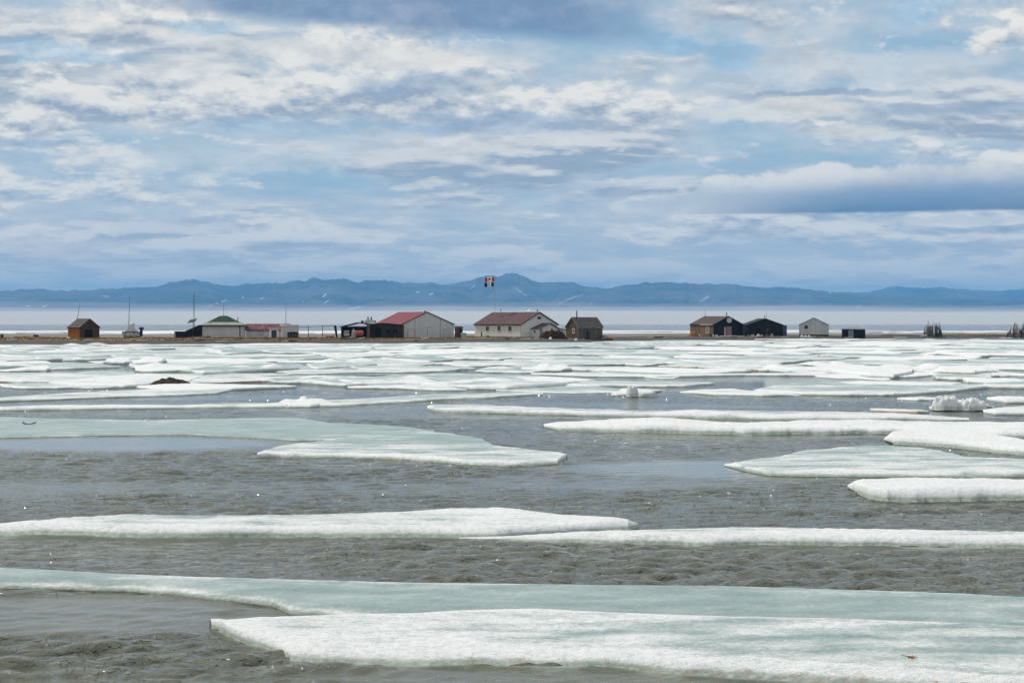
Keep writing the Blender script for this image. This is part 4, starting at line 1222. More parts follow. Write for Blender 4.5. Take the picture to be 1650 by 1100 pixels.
tag(o, 'brown broken twig on the nearest white floe, lower right', 'stick')


# ================================================================== the settlement
def local(rot, origin, x, y, z):
    return Matrix.Translation(origin) @ Matrix.Rotation(rot, 4, 'Z') @ Vector((x, y, z))


def place(px, dist, corner, rot, sink=0.0):
    """origin so that the local corner (x, y) stands at photograph column px, that far off"""
    w_ = at(px, dist)
    v = Matrix.Rotation(rot, 3, 'Z') @ Vector((corner[0], corner[1], 0))
    return Vector((w_.x - v.x, w_.y - v.y, GRDZ(w_.x, w_.y) - sink))


def gable_shell(root, L, W, H, RH, wall, roof, trim=None, over=0.3, th=0.10, side_mat=None, peak=0.0, trim_w=0.14):
    """walls with gable ends, two roof slabs, barge boards; x runs along the ridge; the base is z=0"""
    b = MB(); b.prism([(-W / 2, 0), (W / 2, 0), (W / 2, H), (peak, H + RH), (-W / 2, H)], 'x', -L / 2, L / 2)
    wo_ = b.build('wall', wall, root)
    if side_mat:                                            # long walls clad differently: thin cladding proud of the shell
        for s_ in (-1, 1):
            c_ = MB(); c_.box(-L / 2, L / 2, s_ * (W / 2 + 0.012) - 0.01, s_ * (W / 2 + 0.012) + 0.01, 0.0, H - 0.02)
            c_.build('cladding', side_mat, root)
    for s_ in (-1, 1):
        run = W / 2 - s_ * peak if s_ > 0 else W / 2 + peak
        k = RH / run
        y0 = s_ * (W / 2 + over); z0 = H - over * k
        x0, x1 = -L / 2 - over, L / 2 + over
        r = MB(); r.quadslab([(x0, y0, z0 + th), (x1, y0, z0 + th), (x1, peak, H + RH + th), (x0, peak, H + RH + th)][::(1 if s_ < 0 else -1)], th - 0.003)
        r.build('roof', roof, root)
        if trim:
            for xe, sx in ((-L / 2 - over, -1), (L / 2 + over, 1)):
                f = MB(); xa, xb = (xe - 0.035, xe - 0.003) if sx < 0 else (xe + 0.003, xe + 0.035)
                f.prism([(y0, z0 + th + 0.02), (y0, z0 + th - trim_w), (peak, H + RH + th - trim_w), (peak, H + RH + th + 0.02)], 'x', xa, xb)
                f.build('barge_board', trim, root)
            e = MB(); ya, yb = (y0 - 0.03, y0 - 0.003) if s_ < 0 else (y0 + 0.003, y0 + 0.03)
            e.box(x0, x1, ya, yb, z0 + th - trim_w, z0 + th + 0.015); e.build('fascia', trim, root)
    return wo_


def opening(root, face, at_, z0, w, h, kind='window', fmat=None, pmat=None, L=0, W=0, fw=0.07, depth=0.05, sill=True, handle=False):
    """a framed window or door on a wall face: 'front' (-y), 'right' (+x), 'left' (-x)"""
    b = MB(); p = MB()
    def put(m, u0, u1, d0, d1, za, zb):
        if face == 'front': m.box(u0, u1, -W / 2 - d1, -W / 2 - d0, za, zb)
        elif face == 'right': m.box(L / 2 + d0, L / 2 + d1, u0, u1, za, zb)
        else: m.box(-L / 2 - d1, -L / 2 - d0, u0, u1, za, zb)
    u0, u1 = at_ - w / 2, at_ + w / 2
    put(b, u0 - fw, u0, 0.001, depth, z0, z0 + h); put(b, u1, u1 + fw, 0.001, depth, z0, z0 + h)
    put(b, u0 - fw, u1 + fw, 0.001, depth, z0 + h, z0 + h + fw)
    if kind == 'window':
        put(b, u0 - fw, u1 + fw, 0.001, depth + (0.04 if sill else 0), z0 - fw, z0)
        root_f = b.build('window', fmat, root)
        put(p, u0, u1, 0.002, 0.02, z0, z0 + h); p.build('pane', pmat or M['glass'], root_f)
        m_ = MB(); put(m_, at_ - 0.02, at_ + 0.02, 0.021, 0.035, z0, z0 + h); m_.build('glazing_bar', fmat, root_f)
        return root_f
    put(p, u0, u1, 0.004, 0.025, z0 + 0.03, z0 + h)
    d = p.build('door', pmat, root)
    b.build('door_frame', fmat, root)
    if handle:
        hd = MB(); put(hd, u0 + 0.08, u0 + 0.13, 0.026, 0.06, z0 + h * 0.45, z0 + h * 0.5); hd.build('handle', M['dark_metal'], d)
    return d


def pole(name, label, cat, base, top, r=0.04, mat=None, group=None, px=None):
    o = empty(name, base, 0, label, cat, group)
    d = Vector(top) - Vector(base)
    b = MB(); b.tube((0, 0, 0), d * 0.62, r, r * 0.85, 8); b.tube(d * 0.62, d, r * 0.7, r * 0.35, 8)
    b.build('shaft', mat or M['dark_metal'], o)
    c_ = MB(); c_.tube((0, 0, -0.03), (0, 0, 0.10), r * 2.2, r * 2.0, 8); c_.build('foot', mat or M['dark_metal'], o)
    return o


def roof_z(H, RH, W, y, peak=0.0):
    return H + RH * (1 - abs(y - peak) / (W / 2 + abs(peak))) + 0.1


def stovepipe(root, x, y, z0, h, r=0.09, mat=None):
    b = MB(); b.tube((x, y, z0 - 0.2), (x, y, z0 + h), r, r, 10)
    p = b.build('stovepipe', mat or M['dark_metal'], root)
    c_ = MB(); c_.lathe([(r * 1.1, z0 + h + 0.002), (r * 1.9, z0 + h + 0.05), (r * 1.7, z0 + h + 0.10), (0.01, z0 + h + 0.18)], x, y, 10); c_.build('cap', mat or M['dark_metal'], p)
    return p


# ---- 1 small brown hut at the left
Dd = 385.0; s = FPX / Dd
rot = R(-45); L_, W_, H_, RH_ = 4.5, 4.7, 2.35, 1.72
org = place(128.5, Dd, (L_ / 2, -W_ / 2), rot, 0.08)
hut = empty('hut', org, rot, 'small rust brown plank hut with an open black doorway, leftmost building on the spit', 'hut')
gable_shell(hut, L_, W_, H_, RH_, M['shaded_brown_wood'], M['shingle_grey'], M['dark_trim'], 0.16, 0.08, M['lit_brown_wood'])  # shaded gable and sunlit sides differ by painted tone
opening(hut, 'right', -0.25, 0.05, 1.7, 1.75, 'door', M['dark_wood'], M['hollow'], L_, W_, 0.12, 0.05)  # black panel painted as the shade inside the open doorway
tp = local(rot, org, -L_ / 2, -0.1, H_ + RH_ + 0.1)
pole('mast', 'thin leaning pole rising from the ridge of the small brown hut', 'pole', tp, (tp.x + 0.55, tp.y, tp.z + 3.35), 0.05)

# ---- 2 beached boat
bd = 372.0; bo = at(213, bd); bz = GRDZ(bo.x, bo.y)
boat = empty('boat', (bo.x, bo.y, bz), R(4), 'beached grey and white boat with a canvas covered cabin and tall thin mast', 'boat')
sec = []
stations = [(-1.75, 0.30, 1.0), (-1.2, 0.62, 0.98), (-0.2, 0.80, 0.95), (0.8, 0.80, 0.96), (1.35, 0.72, 1.0)]
vs = []; fs = []
for (x, hw, hz_) in stations:
    vs += [(x, -hw, hz_), (x, -hw * 0.88, 0.35), (x, -hw * 0.3, 0.02), (x, hw * 0.3, 0.02), (x, hw * 0.88, 0.35), (x, hw, hz_)]
for i in range(4):
    for k in range(5): fs.append((i * 6 + k, i * 6 + k + 1, (i + 1) * 6 + k + 1, (i + 1) * 6 + k))
    fs.append((i * 6 + 5, i * 6, (i + 1) * 6, (i + 1) * 6 + 5))
fs.append(tuple(range(6))); fs.append(tuple(24 + k for k in range(6))[::-1])
b = MB(); b._add(vs, fs); b.build('hull', M['hull'], boat)
b = MB(); b.box(-1.7, 1.34, -0.84, -0.80, 0.90, 1.02); b.box(-1.7, 1.34, 0.80, 0.84, 0.90, 1.02); b.build('gunwale', M['dark_metal'], boat)
b = MB(); b._add([(-1.2, -0.6, 1.0), (1.0, -0.6, 1.0), (1.0, 0.6, 1.0), (-1.2, 0.6, 1.0), (-0.45, -0.25, 2.1), (0.25, -0.3, 2.05), (0.25, 0.3, 2.05), (-0.45, 0.25, 2.1), (-0.9, -0.5, 1.4), (0.5, -0.55, 1.4), (0.5, 0.55, 1.4), (-0.9, 0.5, 1.4)],
                [(0, 1, 9, 8), (1, 2, 10, 9), (2, 3, 11, 10), (3, 0, 8, 11), (8, 9, 5, 4), (9, 10, 6, 5), (10, 11, 7, 6), (11, 8, 4, 7), (4, 5, 6, 7)])
b.build('canvas_cover', M['canvas'], boat)
b = MB(); b.box(0.05, 0.42, -0.25, 0.25, 2.02, 2.28); b.build('hatch', M['canvas'], boat)
b = MB(); b.tube((-0.62, 0, 1.0), (-0.45, 0, 6.5), 0.06, 0.03, 8); b.build('mast', M['dark_metal'], boat)
b = MB(); b.tube((-0.55, 0, 2.7), (-2.3, 0.1, 0.5), 0.02, 0.02, 6); b.tube((-0.55, 0, 2.7), (-0.95, 0.3, 2.9), 0.02, 0.02, 6); b.build('stay', M['pale_wood'], boat)
b = MB(); b.lathe([(0.20, 0.25), (0.24, 0.30), (0.24, 1.35), (0.42, 1.4), (0.44, 1.62), (0.3, 1.72), (0.02, 1.74)], 1.62, 0, 10); b.build('motor', M['dark_metal'], boat)
b = MB(); b.tube((1.7, 0, 1.5), (2.1, 0, 1.35), 0.05, 0.05, 7); b.tube((1.4, -0.2, 0.1), (1.5, -0.2, 1.2), 0.12, 0.12, 8); b.build('bracket', M['dark_metal'], boat)

bo = at(193.5, 370.0)
b = MB(); b.prism([(-0.6, 0), (0.6, 0), (0.62, 0.5), (0.5, 0.62), (-0.5, 0.62), (-0.62, 0.5)], 'y', -0.4, 0.4)
o = b.build('crate', M['white_trim']); o.location = (bo.x, bo.y, GRDZ(bo.x, bo.y) - 0.03)
tag(o, 'small white crate standing at the left of the beached boat', 'crate')

boat.scale = (1.12, 1.12, 1.28)
# pale landing stages at the water
for (x0, x1, dd, zz, lab, k_) in ((166, 243, 361.0, 0.32, 'low pale plank landing stage at the water before the beached boat', 9), (243, 287, 366.0, 0.52, 'pale topped landing stage on dark posts, right of the beached boat', 6)):
    a = at(x0, dd); c_ = at(x1, dd)
    st_ = empty('landing_stage', (a.x, a.y, 0), 0, lab, 'landing stage')
    ln = c_.x - a.x
    for i in range(k_):
        u0, u1 = ln * i / k_ + 0.02, ln * (i + 1) / k_ - 0.02
        b = MB(); b.box(u0, u1, -0.5, 0.5, zz + 0.02 * math.sin(i * 2.1), zz + 0.10 + 0.02 * math.sin(i * 2.1)); b.build('plank', M['pale_wood'], st_)
    b = MB(); b.box(0, ln, -0.42, -0.34, zz - 0.13, zz - 0.02); b.box(0, ln, 0.34, 0.42, zz - 0.13, zz - 0.02); b.build('beam', M['dark_wood'], st_)
    for i in range(4):
        b = MB(); b.tube((ln * (0.06 + 0.29 * i), -0.38, -0.3), (ln * (0.06 + 0.29 * i), -0.38, zz - 0.02), 0.08, 0.08, 7); b.build('post', M['dark_wood'], st_)

# ---- 3 dark lean-to shed, solar panel and lattice mast
Dd = 386.0
rot = R(-8); org = place(309, Dd, (1.85, -1.5), rot, 0.05)
shed = empty('shed', org, rot, 'low dark flat roofed shed left of the green topped hut', 'shed')
b = MB(); b.box(-1.6, 1.85, -1.5, 1.5, 0, 1.35); b.build('wall', M['black_wood'], shed)
b = MB(); b.box(-1.95, 1.95, -1.6, 1.6, 1.352, 1.45); b.build('roof', M['dark_wood'], shed)
b = MB(); b.box(-1.9, -1.62, -1.52, -1.2, 0, 1.35); b.build('corner_post', M['driftwood'], shed)
org = place(323.5, Dd + 1.5, (2.4, -1.6), R(-20), 0.05)
lean = empty('lean_to', org, R(-20), 'dark slant roofed lean-to between the flat roofed shed and green topped hut', 'shed')
b = MB(); b.prism([(-1.7, 0), (2.4, 0), (2.4, 2.45), (1.9, 2.6), (-1.7, 1.2)], 'y', -1.6, 1.6); b.build('wall', M['black_wood'], lean)
b = MB(); b.quadslab([(-1.9, -1.75, 1.22), (1.9, -1.75, 2.72), (1.9, 1.75, 2.72), (-1.9, 1.75, 1.22)], 0.09); b.build('roof', M['shingle_grey'], lean)
bo = at(311.5, 383.0); gz = GRDZ(bo.x, bo.y)
sp_ = empty('solar_panel', (bo.x, bo.y, gz), 0, 'tilted dark solar panel on a post beside the lattice mast', 'solar panel')
b = MB(); b.tube((0, 0, 0), (0, 0, 3.5), 0.06, 0.05, 8); b.build('post', M['dark_metal'], sp_)
b = MB(); b.quadslab([(-1.15, -0.5, 3.05), (0.45, -0.5, 3.40), (0.75, 0.5, 4.05), (-0.85, 0.5, 3.70)], 0.05); b.build('panel', M['glass'], sp_)
b = MB(); b.tube((-0.5, 0, 3.45), (0, 0, 3.0), 0.03, 0.03, 6); b.build('brace', M['dark_metal'], sp_)
bo = at(312.8, 389.0); gz = GRDZ(bo.x, bo.y)
lm_ = empty('lattice_mast', (bo.x, bo.y, gz), 0, 'tall lattice radio mast left of the green topped hut', 'radio mast')
Hm = yz(467, 389.0) - gz
lw = 0.15; cor = [(-lw, -lw), (lw, -lw), (0, lw)]
for (cx, cy) in cor:
    b = MB(); b.tube((cx, cy, 0), (cx, cy, Hm - 1.0), 0.022, 0.022, 6); b.build('leg', M['metal'], lm_)
b = MB(); nst = 26
for i in range(nst):
    z0, z1 = (Hm - 1.0) * i / nst, (Hm - 1.0) * (i + 1) / nst
    for k in range(3):
        (ax, ay), (bx_, by_) = cor[k], cor[(k + 1) % 3]
        b.tube((ax, ay, z0), (bx_, by_, z1), 0.011, 0.011, 4); b.tube((ax, ay, z1), (bx_, by_, z1), 0.011, 0.011, 4)
b.build('bracing', M['metal'], lm_)
b = MB(); b.tube((0, 0, Hm - 1.2), (0, 0, Hm), 0.03, 0.02, 6); b.tube((-0.5, 0, Hm - 1.3), (0.5, 0, Hm - 1.2), 0.015, 0.015, 5); b.tube((-0.45, 0, Hm - 2.2), (0.1, 0, Hm - 2.1), 0.015, 0.015, 5); b.build('antenna', M['metal'], lm_)

# ---- 4 green topped hut
Dd = 386.0; rot = R(-1.5); L_, W_ = 7.9, 6.6; H_ = 2.75
org = place(386.5, Dd, (L_ / 2, -W_ / 2), rot, 0.12)
gh = empty('hut', org, rot, 'square pale hut with a dark green hipped roof over a grey skirt', 'hut')
b = MB(); b.box(-L_ / 2, L_ / 2, -W_ / 2, W_ / 2, 0.22, H_); b.build('wall', M['white_panel'], gh)
b = MB(); b.box(-L_ / 2 - 0.03, L_ / 2 + 0.03, -W_ / 2 - 0.03, W_ / 2 + 0.03, 0.0, 0.215); b.build('skirting', M['dark_trim'], gh)
def frustum(bm_, a, za, b__, zb):
    (ax, ay), (bx_, by_) = a, b__
    bm_._add([(-ax, -ay, za), (ax, -ay, za), (ax, ay, za), (-ax, ay, za), (-bx_, -by_, zb), (bx_, -by_, zb), (bx_, by_, zb), (-bx_, by_, zb)],
             [(0, 3, 2, 1), (4, 5, 6, 7), (0, 1, 5, 4), (1, 2, 6, 5), (2, 3, 7, 6), (3, 0, 4, 7)])
b = MB(); frustum(b, (L_ / 2 + 0.5, W_ / 2 + 0.5), H_ + 0.05, (L_ / 2 - 0.9, W_ / 2 - 0.9), H_ + 0.62); b.build('lower_roof', M['pale_roof'], gh)
b = MB(); b.box(-L_ / 2 - 0.5, L_ / 2 + 0.5, -W_ / 2 - 0.5, W_ / 2 + 0.5, H_ - 0.20, H_ + 0.047); b.build('eave_board', M['dark_trim'], gh)
b = MB(); frustum(b, (L_ / 2 - 0.92, W_ / 2 - 0.92), H_ + 0.623, (0.75, 0.3), H_ + 1.95); b.build('upper_roof', M['green_roof'], gh)
for x in (-L_ / 2, L_ / 2):
    b = MB(); b.box(x - 0.09, x + 0.09, -W_ / 2 - 0.05, -W_ / 2 + 0.13, 0.0, H_ - 0.12); b.build('corner_post', M['dark_trim'], gh)
b = MB(); b.box(-L_ / 2 + 0.35, -L_ / 2 + 0.40, -W_ / 2 - 0.02, -W_ / 2 - 0.002, 0.3, 1.6); b.box(-L_ / 2 + 0.40, -L_ / 2 + 1.1, -W_ / 2 - 0.02, -W_ / 2 - 0.002, 1.52, 1.57); b.build('pipe_run', M['grey_seam'], gh)
stovepipe(gh, L_ / 2 - 0.85, -0.8, H_ + 0.6, 0.85, 0.07)
b = MB(); b.lathe([(0.16, 0), (0.18, 0.02), (0.18, 0.14), (0.1, 0.2), (0.02, 0.22)], 0, 0, 8); v_ = b.build('roof_vent', M['pale_roof'], gh); v_.location = (-L_ / 2 + 1.2, -W_ / 2 + 0.9, H_ + 0.55)
tp = local(rot, org, 0, 0, H_ + 1.93)
pole('mast', 'thin pole on the peak of the green topped hut', 'pole', tp, (tp.x, tp.y, tp.z + 2.9), 0.045)
bo = at(333, 372.0)
for (px, w0, h0, lab, mt) in ((330, 0.55, 0.55, 'dark stacked drums in front of the green topped hut', 'dark_metal'),):
    t_ = empty('drum', (at(px - 3, 371).x, 371, GRDZ(at(px - 3, 371).x, 371)), 0, 'dark oil drum lying before the green topped hut, left of a pair', 'drum', 'oil drums')
    for k, off in enumerate((0.0,)):
        b = MB(); b.tube((-0.45, 0, 0.28), (0.45, 0, 0.28), 0.28, 0.28, 14); b.build('barrel', M['dark_metal'], t_)
        for q in (-0.42, -0.15, 0.15, 0.42):
            b = MB(); b.tube((q - 0.02, 0, 0.28), (q + 0.02, 0, 0.28), 0.30, 0.30, 14); b.build('rib', M['metal'], t_)
    t2 = t_.copy(); C.objects.link(t2); t2.location = (t_.location.x + 1.0, 371.4, GRDZ(t_.location.x + 1.0, 371.4)); t2['label'] = 'dark oil drum lying before the green topped hut, right of a pair'
    for ch in list(t_.children):
        c2 = ch.copy(); C.objects.link(c2); c2.parent = t2

# ---- 5 low red roofed hut
Dd = 392.0; rot = R(-12); L_, W_, H_, RH_ = 9.3, 4.4, 1.95, 1.2
org = place(397, Dd, (-L_ / 2, -W_ / 2), R(13), 0.05); rot = R(13)
lh = empty('hut', org, rot, 'long low white hut with a faded crimson roof and bright left gable', 'hut')
gable_shell(lh, L_, W_, H_, RH_, M['white_paint'], M['shingle_crimson'], M['dark_trim'], 0.2, 0.08, M['white_panel'])
opening(lh, 'left', -0.9, 0.75, 0.45, 0.85, 'window', M['white_trim'], None, L_, W_)
opening(lh, 'left', 0.7, 0.75, 0.45, 0.85, 'window', M['white_trim'], None, L_, W_)
opening(lh, 'front', -1.6, 0.9, 0.85, 0.65, 'window', M['grey_seam'], M['grey_door'], L_, W_)
tp = local(rot, org, 3.9, 0.3, H_ + RH_)
pole('mast', 'tall thin pole behind the white box hut, by the low red roofed hut', 'pole', tp, (tp.x + 0.05, tp.y, tp.z + 4.5), 0.05)

# ---- 6 outhouse, white box hut, dark bin
Dd = 380.0; rot = R(3)
org = place(434, Dd, (-0.9, -0.7), rot, 0.05)
oh = empty('outhouse', org, rot, 'narrow white outhouse with a dark blue door, before the low red roofed hut', 'outhouse')
b = MB(); b.box(-0.9, 0.9, -0.7, 0.7, 0, 1.95); b.build('wall', M['white_trim'], oh)
b = MB(); b.quadslab([(-1.05, -0.9, 2.12), (1.05, -0.9, 2.12), (1.05, 0.85, 2.0), (-1.05, 0.85, 2.0)], 0.12); b.build('roof', M['white_trim'], oh)
opening(oh, 'front', 0.05, 0.02, 1.05, 1.68, 'door', M['white_trim'], M['navy'], 1.8, 1.4, 0.12, 0.05, handle=True)
Dd = 383.0; rot = R(-14)
org = place(455, Dd, (-1.4, -1.6), R(10), 0.05)
wb_ = empty('box_hut', org, R(10), 'white flat topped box hut right of the narrow outhouse', 'hut')
b = MB(); b.box(-1.4, 1.9, -1.6, 1.6, 0, 2.55); b.build('wall', M['white_panel'], wb_)
b = MB(); b.prism([(-1.75, 2.552), (2.25, 2.552), (2.2, 2.72), (1.6, 2.80), (-1.4, 2.80), (-1.75, 2.72)], 'y', -1.8, 1.8); b.build('roof', M['white_trim'], wb_)
b = MB(); b.box(-1.47, -1.405, -1.65, -1.55, 0, 2.5); b.box(1.905, 1.95, -1.65, -1.5, 0, 2.5); b.build('corner_trim', M['white_trim'], wb_)
org = place(463, 377.5, (-1.05, -0.6), R(-3), 0.05)
db = empty('bin', org, R(-3), 'large black lidded bin in front of the white box hut', 'bin')
b = MB(); b.box(-1.05, 1.05, -0.6, 0.6, 0, 1.12); b.build('body', M['dark_metal'], db)
b = MB(); b.prism([(-1.12, 1.122), (1.12, 1.122), (0.9, 1.27), (0.0, 1.36), (-0.9, 1.27)], 'y', -0.68, 0.68); b.build('lid', M['black_wood'], db)
b = MB()
for q in (-0.6, 0.0, 0.6): b.box(q - 0.03, q + 0.03, -0.64, -0.602, 0.02, 1.1)
b.build('rib', M['grey_seam'], db)
bo = at(428, 374.0)
b = MB(); b.lathe([(0.16, 0), (0.2, 0.05), (0.18, 0.4), (0.1, 0.5), (0.02, 0.52)], 0, 0, 10); o = b.build('buoy', M['red_tank']); o.location = (bo.x, bo.y, GRDZ(bo.x, bo.y) - 0.02)
tag(o, 'small red fishing buoy on the shore before the narrow outhouse', 'buoy')

# ---- 7 fence frame
Dd = 384.0
f0 = at(476, Dd)
fe = empty('fence', (f0.x, Dd, GRDZ(f0.x, Dd) - 0.05), 0, 'open rail fence of thin posts with one leaning thick end post', 'fence')
x_of = lambda p: (p - 476) / FPX * Dd
for p, hh_ in ((477.5, 2.3), (497, 2.75), (520, 2.6)):
    b = MB(); b.tube((x_of(p), 0, 0), (x_of(p) - 0.05, 0, hh_), 0.07, 0.06, 7); b.build('post', M['dark_driftwood'], fe)
b = MB(); b._add([(x_of(541.6), -0.2, 0.1), (x_of(544), -0.2, 0.1), (x_of(544), 0.2, 0.1), (x_of(541.6), 0.2, 0.1), (x_of(538.0), -0.2, 2.65), (x_of(542), -0.2, 2.65), (x_of(542), 0.2, 2.65), (x_of(538.0), 0.2, 2.65)],
                [(0, 3, 2, 1), (4, 5, 6, 7), (0, 1, 5, 4), (1, 2, 6, 5), (2, 3, 7, 6), (3, 0, 4, 7)]); b.build('post', M['black_wood'], fe)
b = MB(); b.tube((x_of(474), 0, 2.25), (x_of(541), 0, 2.62), 0.05, 0.05, 6); b.build('rail', M['dark_driftwood'], fe)
b = MB(); b.tube((x_of(541), -0.1, 0.6), (x_of(536.5), -0.1, 1.05), 0.03, 0.03, 6); b.tube((x_of(536.5), -0.1, 1.05), (x_of(535.5), -0.1, 0.5), 0.03, 0.03, 6); b.build('brace', M['metal'], fe)
bo = at(531.5, 380.0)
b = MB(); b.prism([(-0.95, 0.22), (-0.6, 0), (0.85, 0), (0.98, 0.26), (0.9, 0.30), (-0.9, 0.30)], 'y', -0.35, 0.35); o = b.build('skiff', M['orange_wood'])
o.location = (bo.x, bo.y, GRDZ(bo.x, bo.y) + 0.22)
tag(o, 'small orange brown sled by the leaning fence post', 'sled')

# ---- 8 dark open shed
Dd = 383.0; rot = R(-4)
org = place(549.5, Dd, (-3.0, -2.2), rot, 0.05)
os_ = empty('open_shed', org, rot, 'dark open fronted shed with a sagging roof, left of the warehouse', 'shed')
b = MB(); b.box(-3.0, 3.0, 1.9, 2.2, 0, 2.5); b.build('back_wall', M['black_wood'], os_)
b = MB(); b.box(-3.0, -2.75, -2.2, 1.9, 0, 2.3); b.build('side_wall', M['black_wood'], os_)
b = MB(); b.box(-2.75, 3.0, -2.0, 1.9, 0.02, 0.10); b.build('floor', M['hollow'], os_)  # floor blackened to stand for the shed's inner shade
b = MB(); b.prism([(-3.3, 2.45), (0.3, 3.33), (3.4, 3.0), (3.4, 2.86), (0.3, 3.14), (-3.3, 2.32)], 'y', -2.5, 2.4); b.build('roof', M['dark_wood'], os_)
b = MB(); b.box(2.35, 3.0, -2.2, -2.05, 0, 2.85); b.build('front_wall', M['grey_wood'], os_)
b = MB(); b.box(-2.74, 2.34, -2.05, -1.95, 2.2, 2.40); b.build('lintel', M['black_wood'], os_)
org2 = local(rot, org, 0, 0, 0)
for k, (z0, w0, tl) in enumerate(((0.15, 1.5, -8), (0.65, 1.15, 0), (1.0, 1.15, 1), (1.45, 1.1, -2))):
    q = at(558.5 + (3 if k == 0 else 0), 380.4)
    b = MB(); b.box(-w0 / 2, w0 / 2, -0.06, 0.06, -0.09, 0.09); o = b.build('board', M['white_trim'])
    o.location = (q.x, q.y, GRDZ(q.x, q.y) + z0); o.rotation_euler = (0, R(tl), 0)
    tag(o, ['lowest slanting white board', 'second white board up', 'third white board up', 'topmost white board'][k] + ' leaning at the open shed', 'board', 'white boards at the open shed')
q = at(569.5, 381.0); gz = GRDZ(q.x, q.y)
b = MB(); b.prism([(-0.45, 0), (0.45, 0), (0.40, 1.4), (0.1, 2.0), (-0.25, 1.7), (-0.42, 0.9)], 'y', -0.15, 0.15); o = b.build('tarpaulin', M['mint']); o.location = (q.x, q.y, gz)
tag(o, 'folded mint green tarpaulin standing in the open shed by the red tank', 'tarpaulin')
q = at(578.5, 379.0); gz = GRDZ(q.x, q.y)
tk = empty('tank', (q.x, q.y, gz), R(20), 'red horizontal fuel tank on a stand before the open shed', 'tank')
b = MB()
prof_ = [(0.05, -0.92), (0.40, -0.85), (0.56, -0.7), (0.58, 0.7), (0.42, 0.85), (0.05, 0.92)]
n = 14; vs = []; fs = []
for (r_, x_) in prof_: vs += [(x_, r_ * math.cos(k * 2 * math.pi / n), 1.05 + r_ * math.sin(k * 2 * math.pi / n)) for k in range(n)]
for i in range(len(prof_) - 1): fs += [(i * n + k, i * n + (k + 1) % n, (i + 1) * n + (k + 1) % n, (i + 1) * n + k) for k in range(n)]
fs += [tuple(range(n)), tuple((len(prof_) - 1) * n + k for k in range(n))[::-1]]
b._add(vs, fs); b.build('shell', M['red_tank'], tk)
for sx in (-0.55, 0.55):
    for sy in (-0.32, 0.32):
        b = MB(); b.tube((sx, sy * 1.3, 0), (sx, sy, 0.62), 0.06, 0.06, 6); b.build('leg', M['dark_metal'], tk)
b = MB(); b.tube((0.1, 0, 1.6), (0.1, 0, 1.75), 0.08, 0.08, 8); b.build('filler_cap', M['dark_metal'], tk)
b = MB(); b.box(-1.5, -0.5, -0.12, -0.04, 1.40, 1.52); b.build('pipe', M['pale_wood'], tk)
# long dark shed in front of the warehouse side
rot = R(-3); Dd = 384.0; L_ = 7.4; W_ = 3.2
org = place(590.5, Dd, (-L_ / 2, -W_ / 2), rot, 0.05)
ds = empty('long_shed', org, rot, 'long dark weathered shed with a black doorway, joined to the warehouse side', 'shed')
b = MB(); b.prism([(-L_ / 2, 0), (L_ / 2, 0), (L_ / 2, 2.72), (-0.2, 3.08), (-L_ / 2, 2.85)], 'y', -W_ / 2, W_ / 2); b.build('wall', M['dark_wood'], ds)
b = MB(); b.prism([(L_ / 2 + 0.02, 2.74), (L_ / 2 + 0.02, 2.86), (-0.2, 3.24), (-L_ / 2 - 0.3, 3.0), (-L_ / 2 - 0.3, 2.88), (-0.2, 3.10)], 'y', -W_ / 2 - 0.25, W_ / 2); b.build('roof', M['black_wood'], ds)
opening(ds, 'front', -1.3, 0.05, 1.05, 2.1, 'door', M['black_wood'], M['hollow'], L_, W_, 0.08, 0.05)  # doorway shade as a near-black panel on the wall
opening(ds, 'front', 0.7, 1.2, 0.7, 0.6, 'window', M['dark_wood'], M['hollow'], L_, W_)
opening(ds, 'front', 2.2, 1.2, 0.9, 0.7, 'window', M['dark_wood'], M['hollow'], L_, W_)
# machinery on its roof
q = at(595, 383.6)
mc = empty('winch', (q.x, q.y, yz(520.5, 383.6)), R(5), 'grey winch machine with two upright pipes on the long dark shed roof', 'machine')
b = MB(); b.prism([(-1.3, 0), (1.3, 0), (1.3, 0.3), (0.9, 0.42), (0.8, 0.68), (-0.8, 0.68), (-0.9, 0.4), (-1.3, 0.3)], 'y', -0.5, 0.5); b.build('housing', M['canvas'], mc)
for x in (-0.25, 0.42):
    b = MB(); b.tube((x, 0, 0.66), (x, 0, 1.28), 0.13, 0.13, 10); b.build('pipe', M['dark_metal'], mc)
for x in (-1.42, 1.15):
    b = MB(); b.tube((x, -0.4, 0.28), (x, 0.4, 0.28), 0.28, 0.28, 12); b.build('drum', M['black_wood'], mc)

# ---- 9 warehouse
Dd = 388.0; rot = R(-62); L_, W_, H_, RH_ = 14.0, 12.1, 2.95, 2.55
org = place(647.5, Dd, (L_ / 2, -W_ / 2), rot, 0.05)
wh = empty('warehouse', org, rot, 'big pale warehouse with a bright red roof and three doors in its gable', 'warehouse')
gable_shell(wh, L_, W_, H_, RH_, M['white_panel'], M['red_roof'], M['dark_trim'], 0.15, 0.10, None, -0.25, 0.16)
opening(wh, 'right', -W_ / 2 + 2.1, 0.12, 1.5, 1.75, 'door', M['grey_seam'], M['white_panel'], L_, W_, 0.05, 0.04)
opening(wh, 'right', 0.35, 0.25, 1.05, 2.1, 'door', M['grey_seam'], M['white_panel'], L_, W_, 0.06, 0.04, handle=True)
opening(wh, 'right', W_ / 2 - 1.9, 0.12, 0.95, 1.75, 'door', M['grey_seam'], M['white_panel'], L_, W_, 0.05, 0.04)
for q, top in ((-W_ / 2 + 3.05, 4.15), (W_ / 2 - 3.2, 4.15)):
    b = MB(); b.box(L_ / 2 + 0.002, L_ / 2 + 0.022, q - 0.035, q + 0.035, 0.0, top - 0.1); b.build('seam', M['grey_seam'], wh)
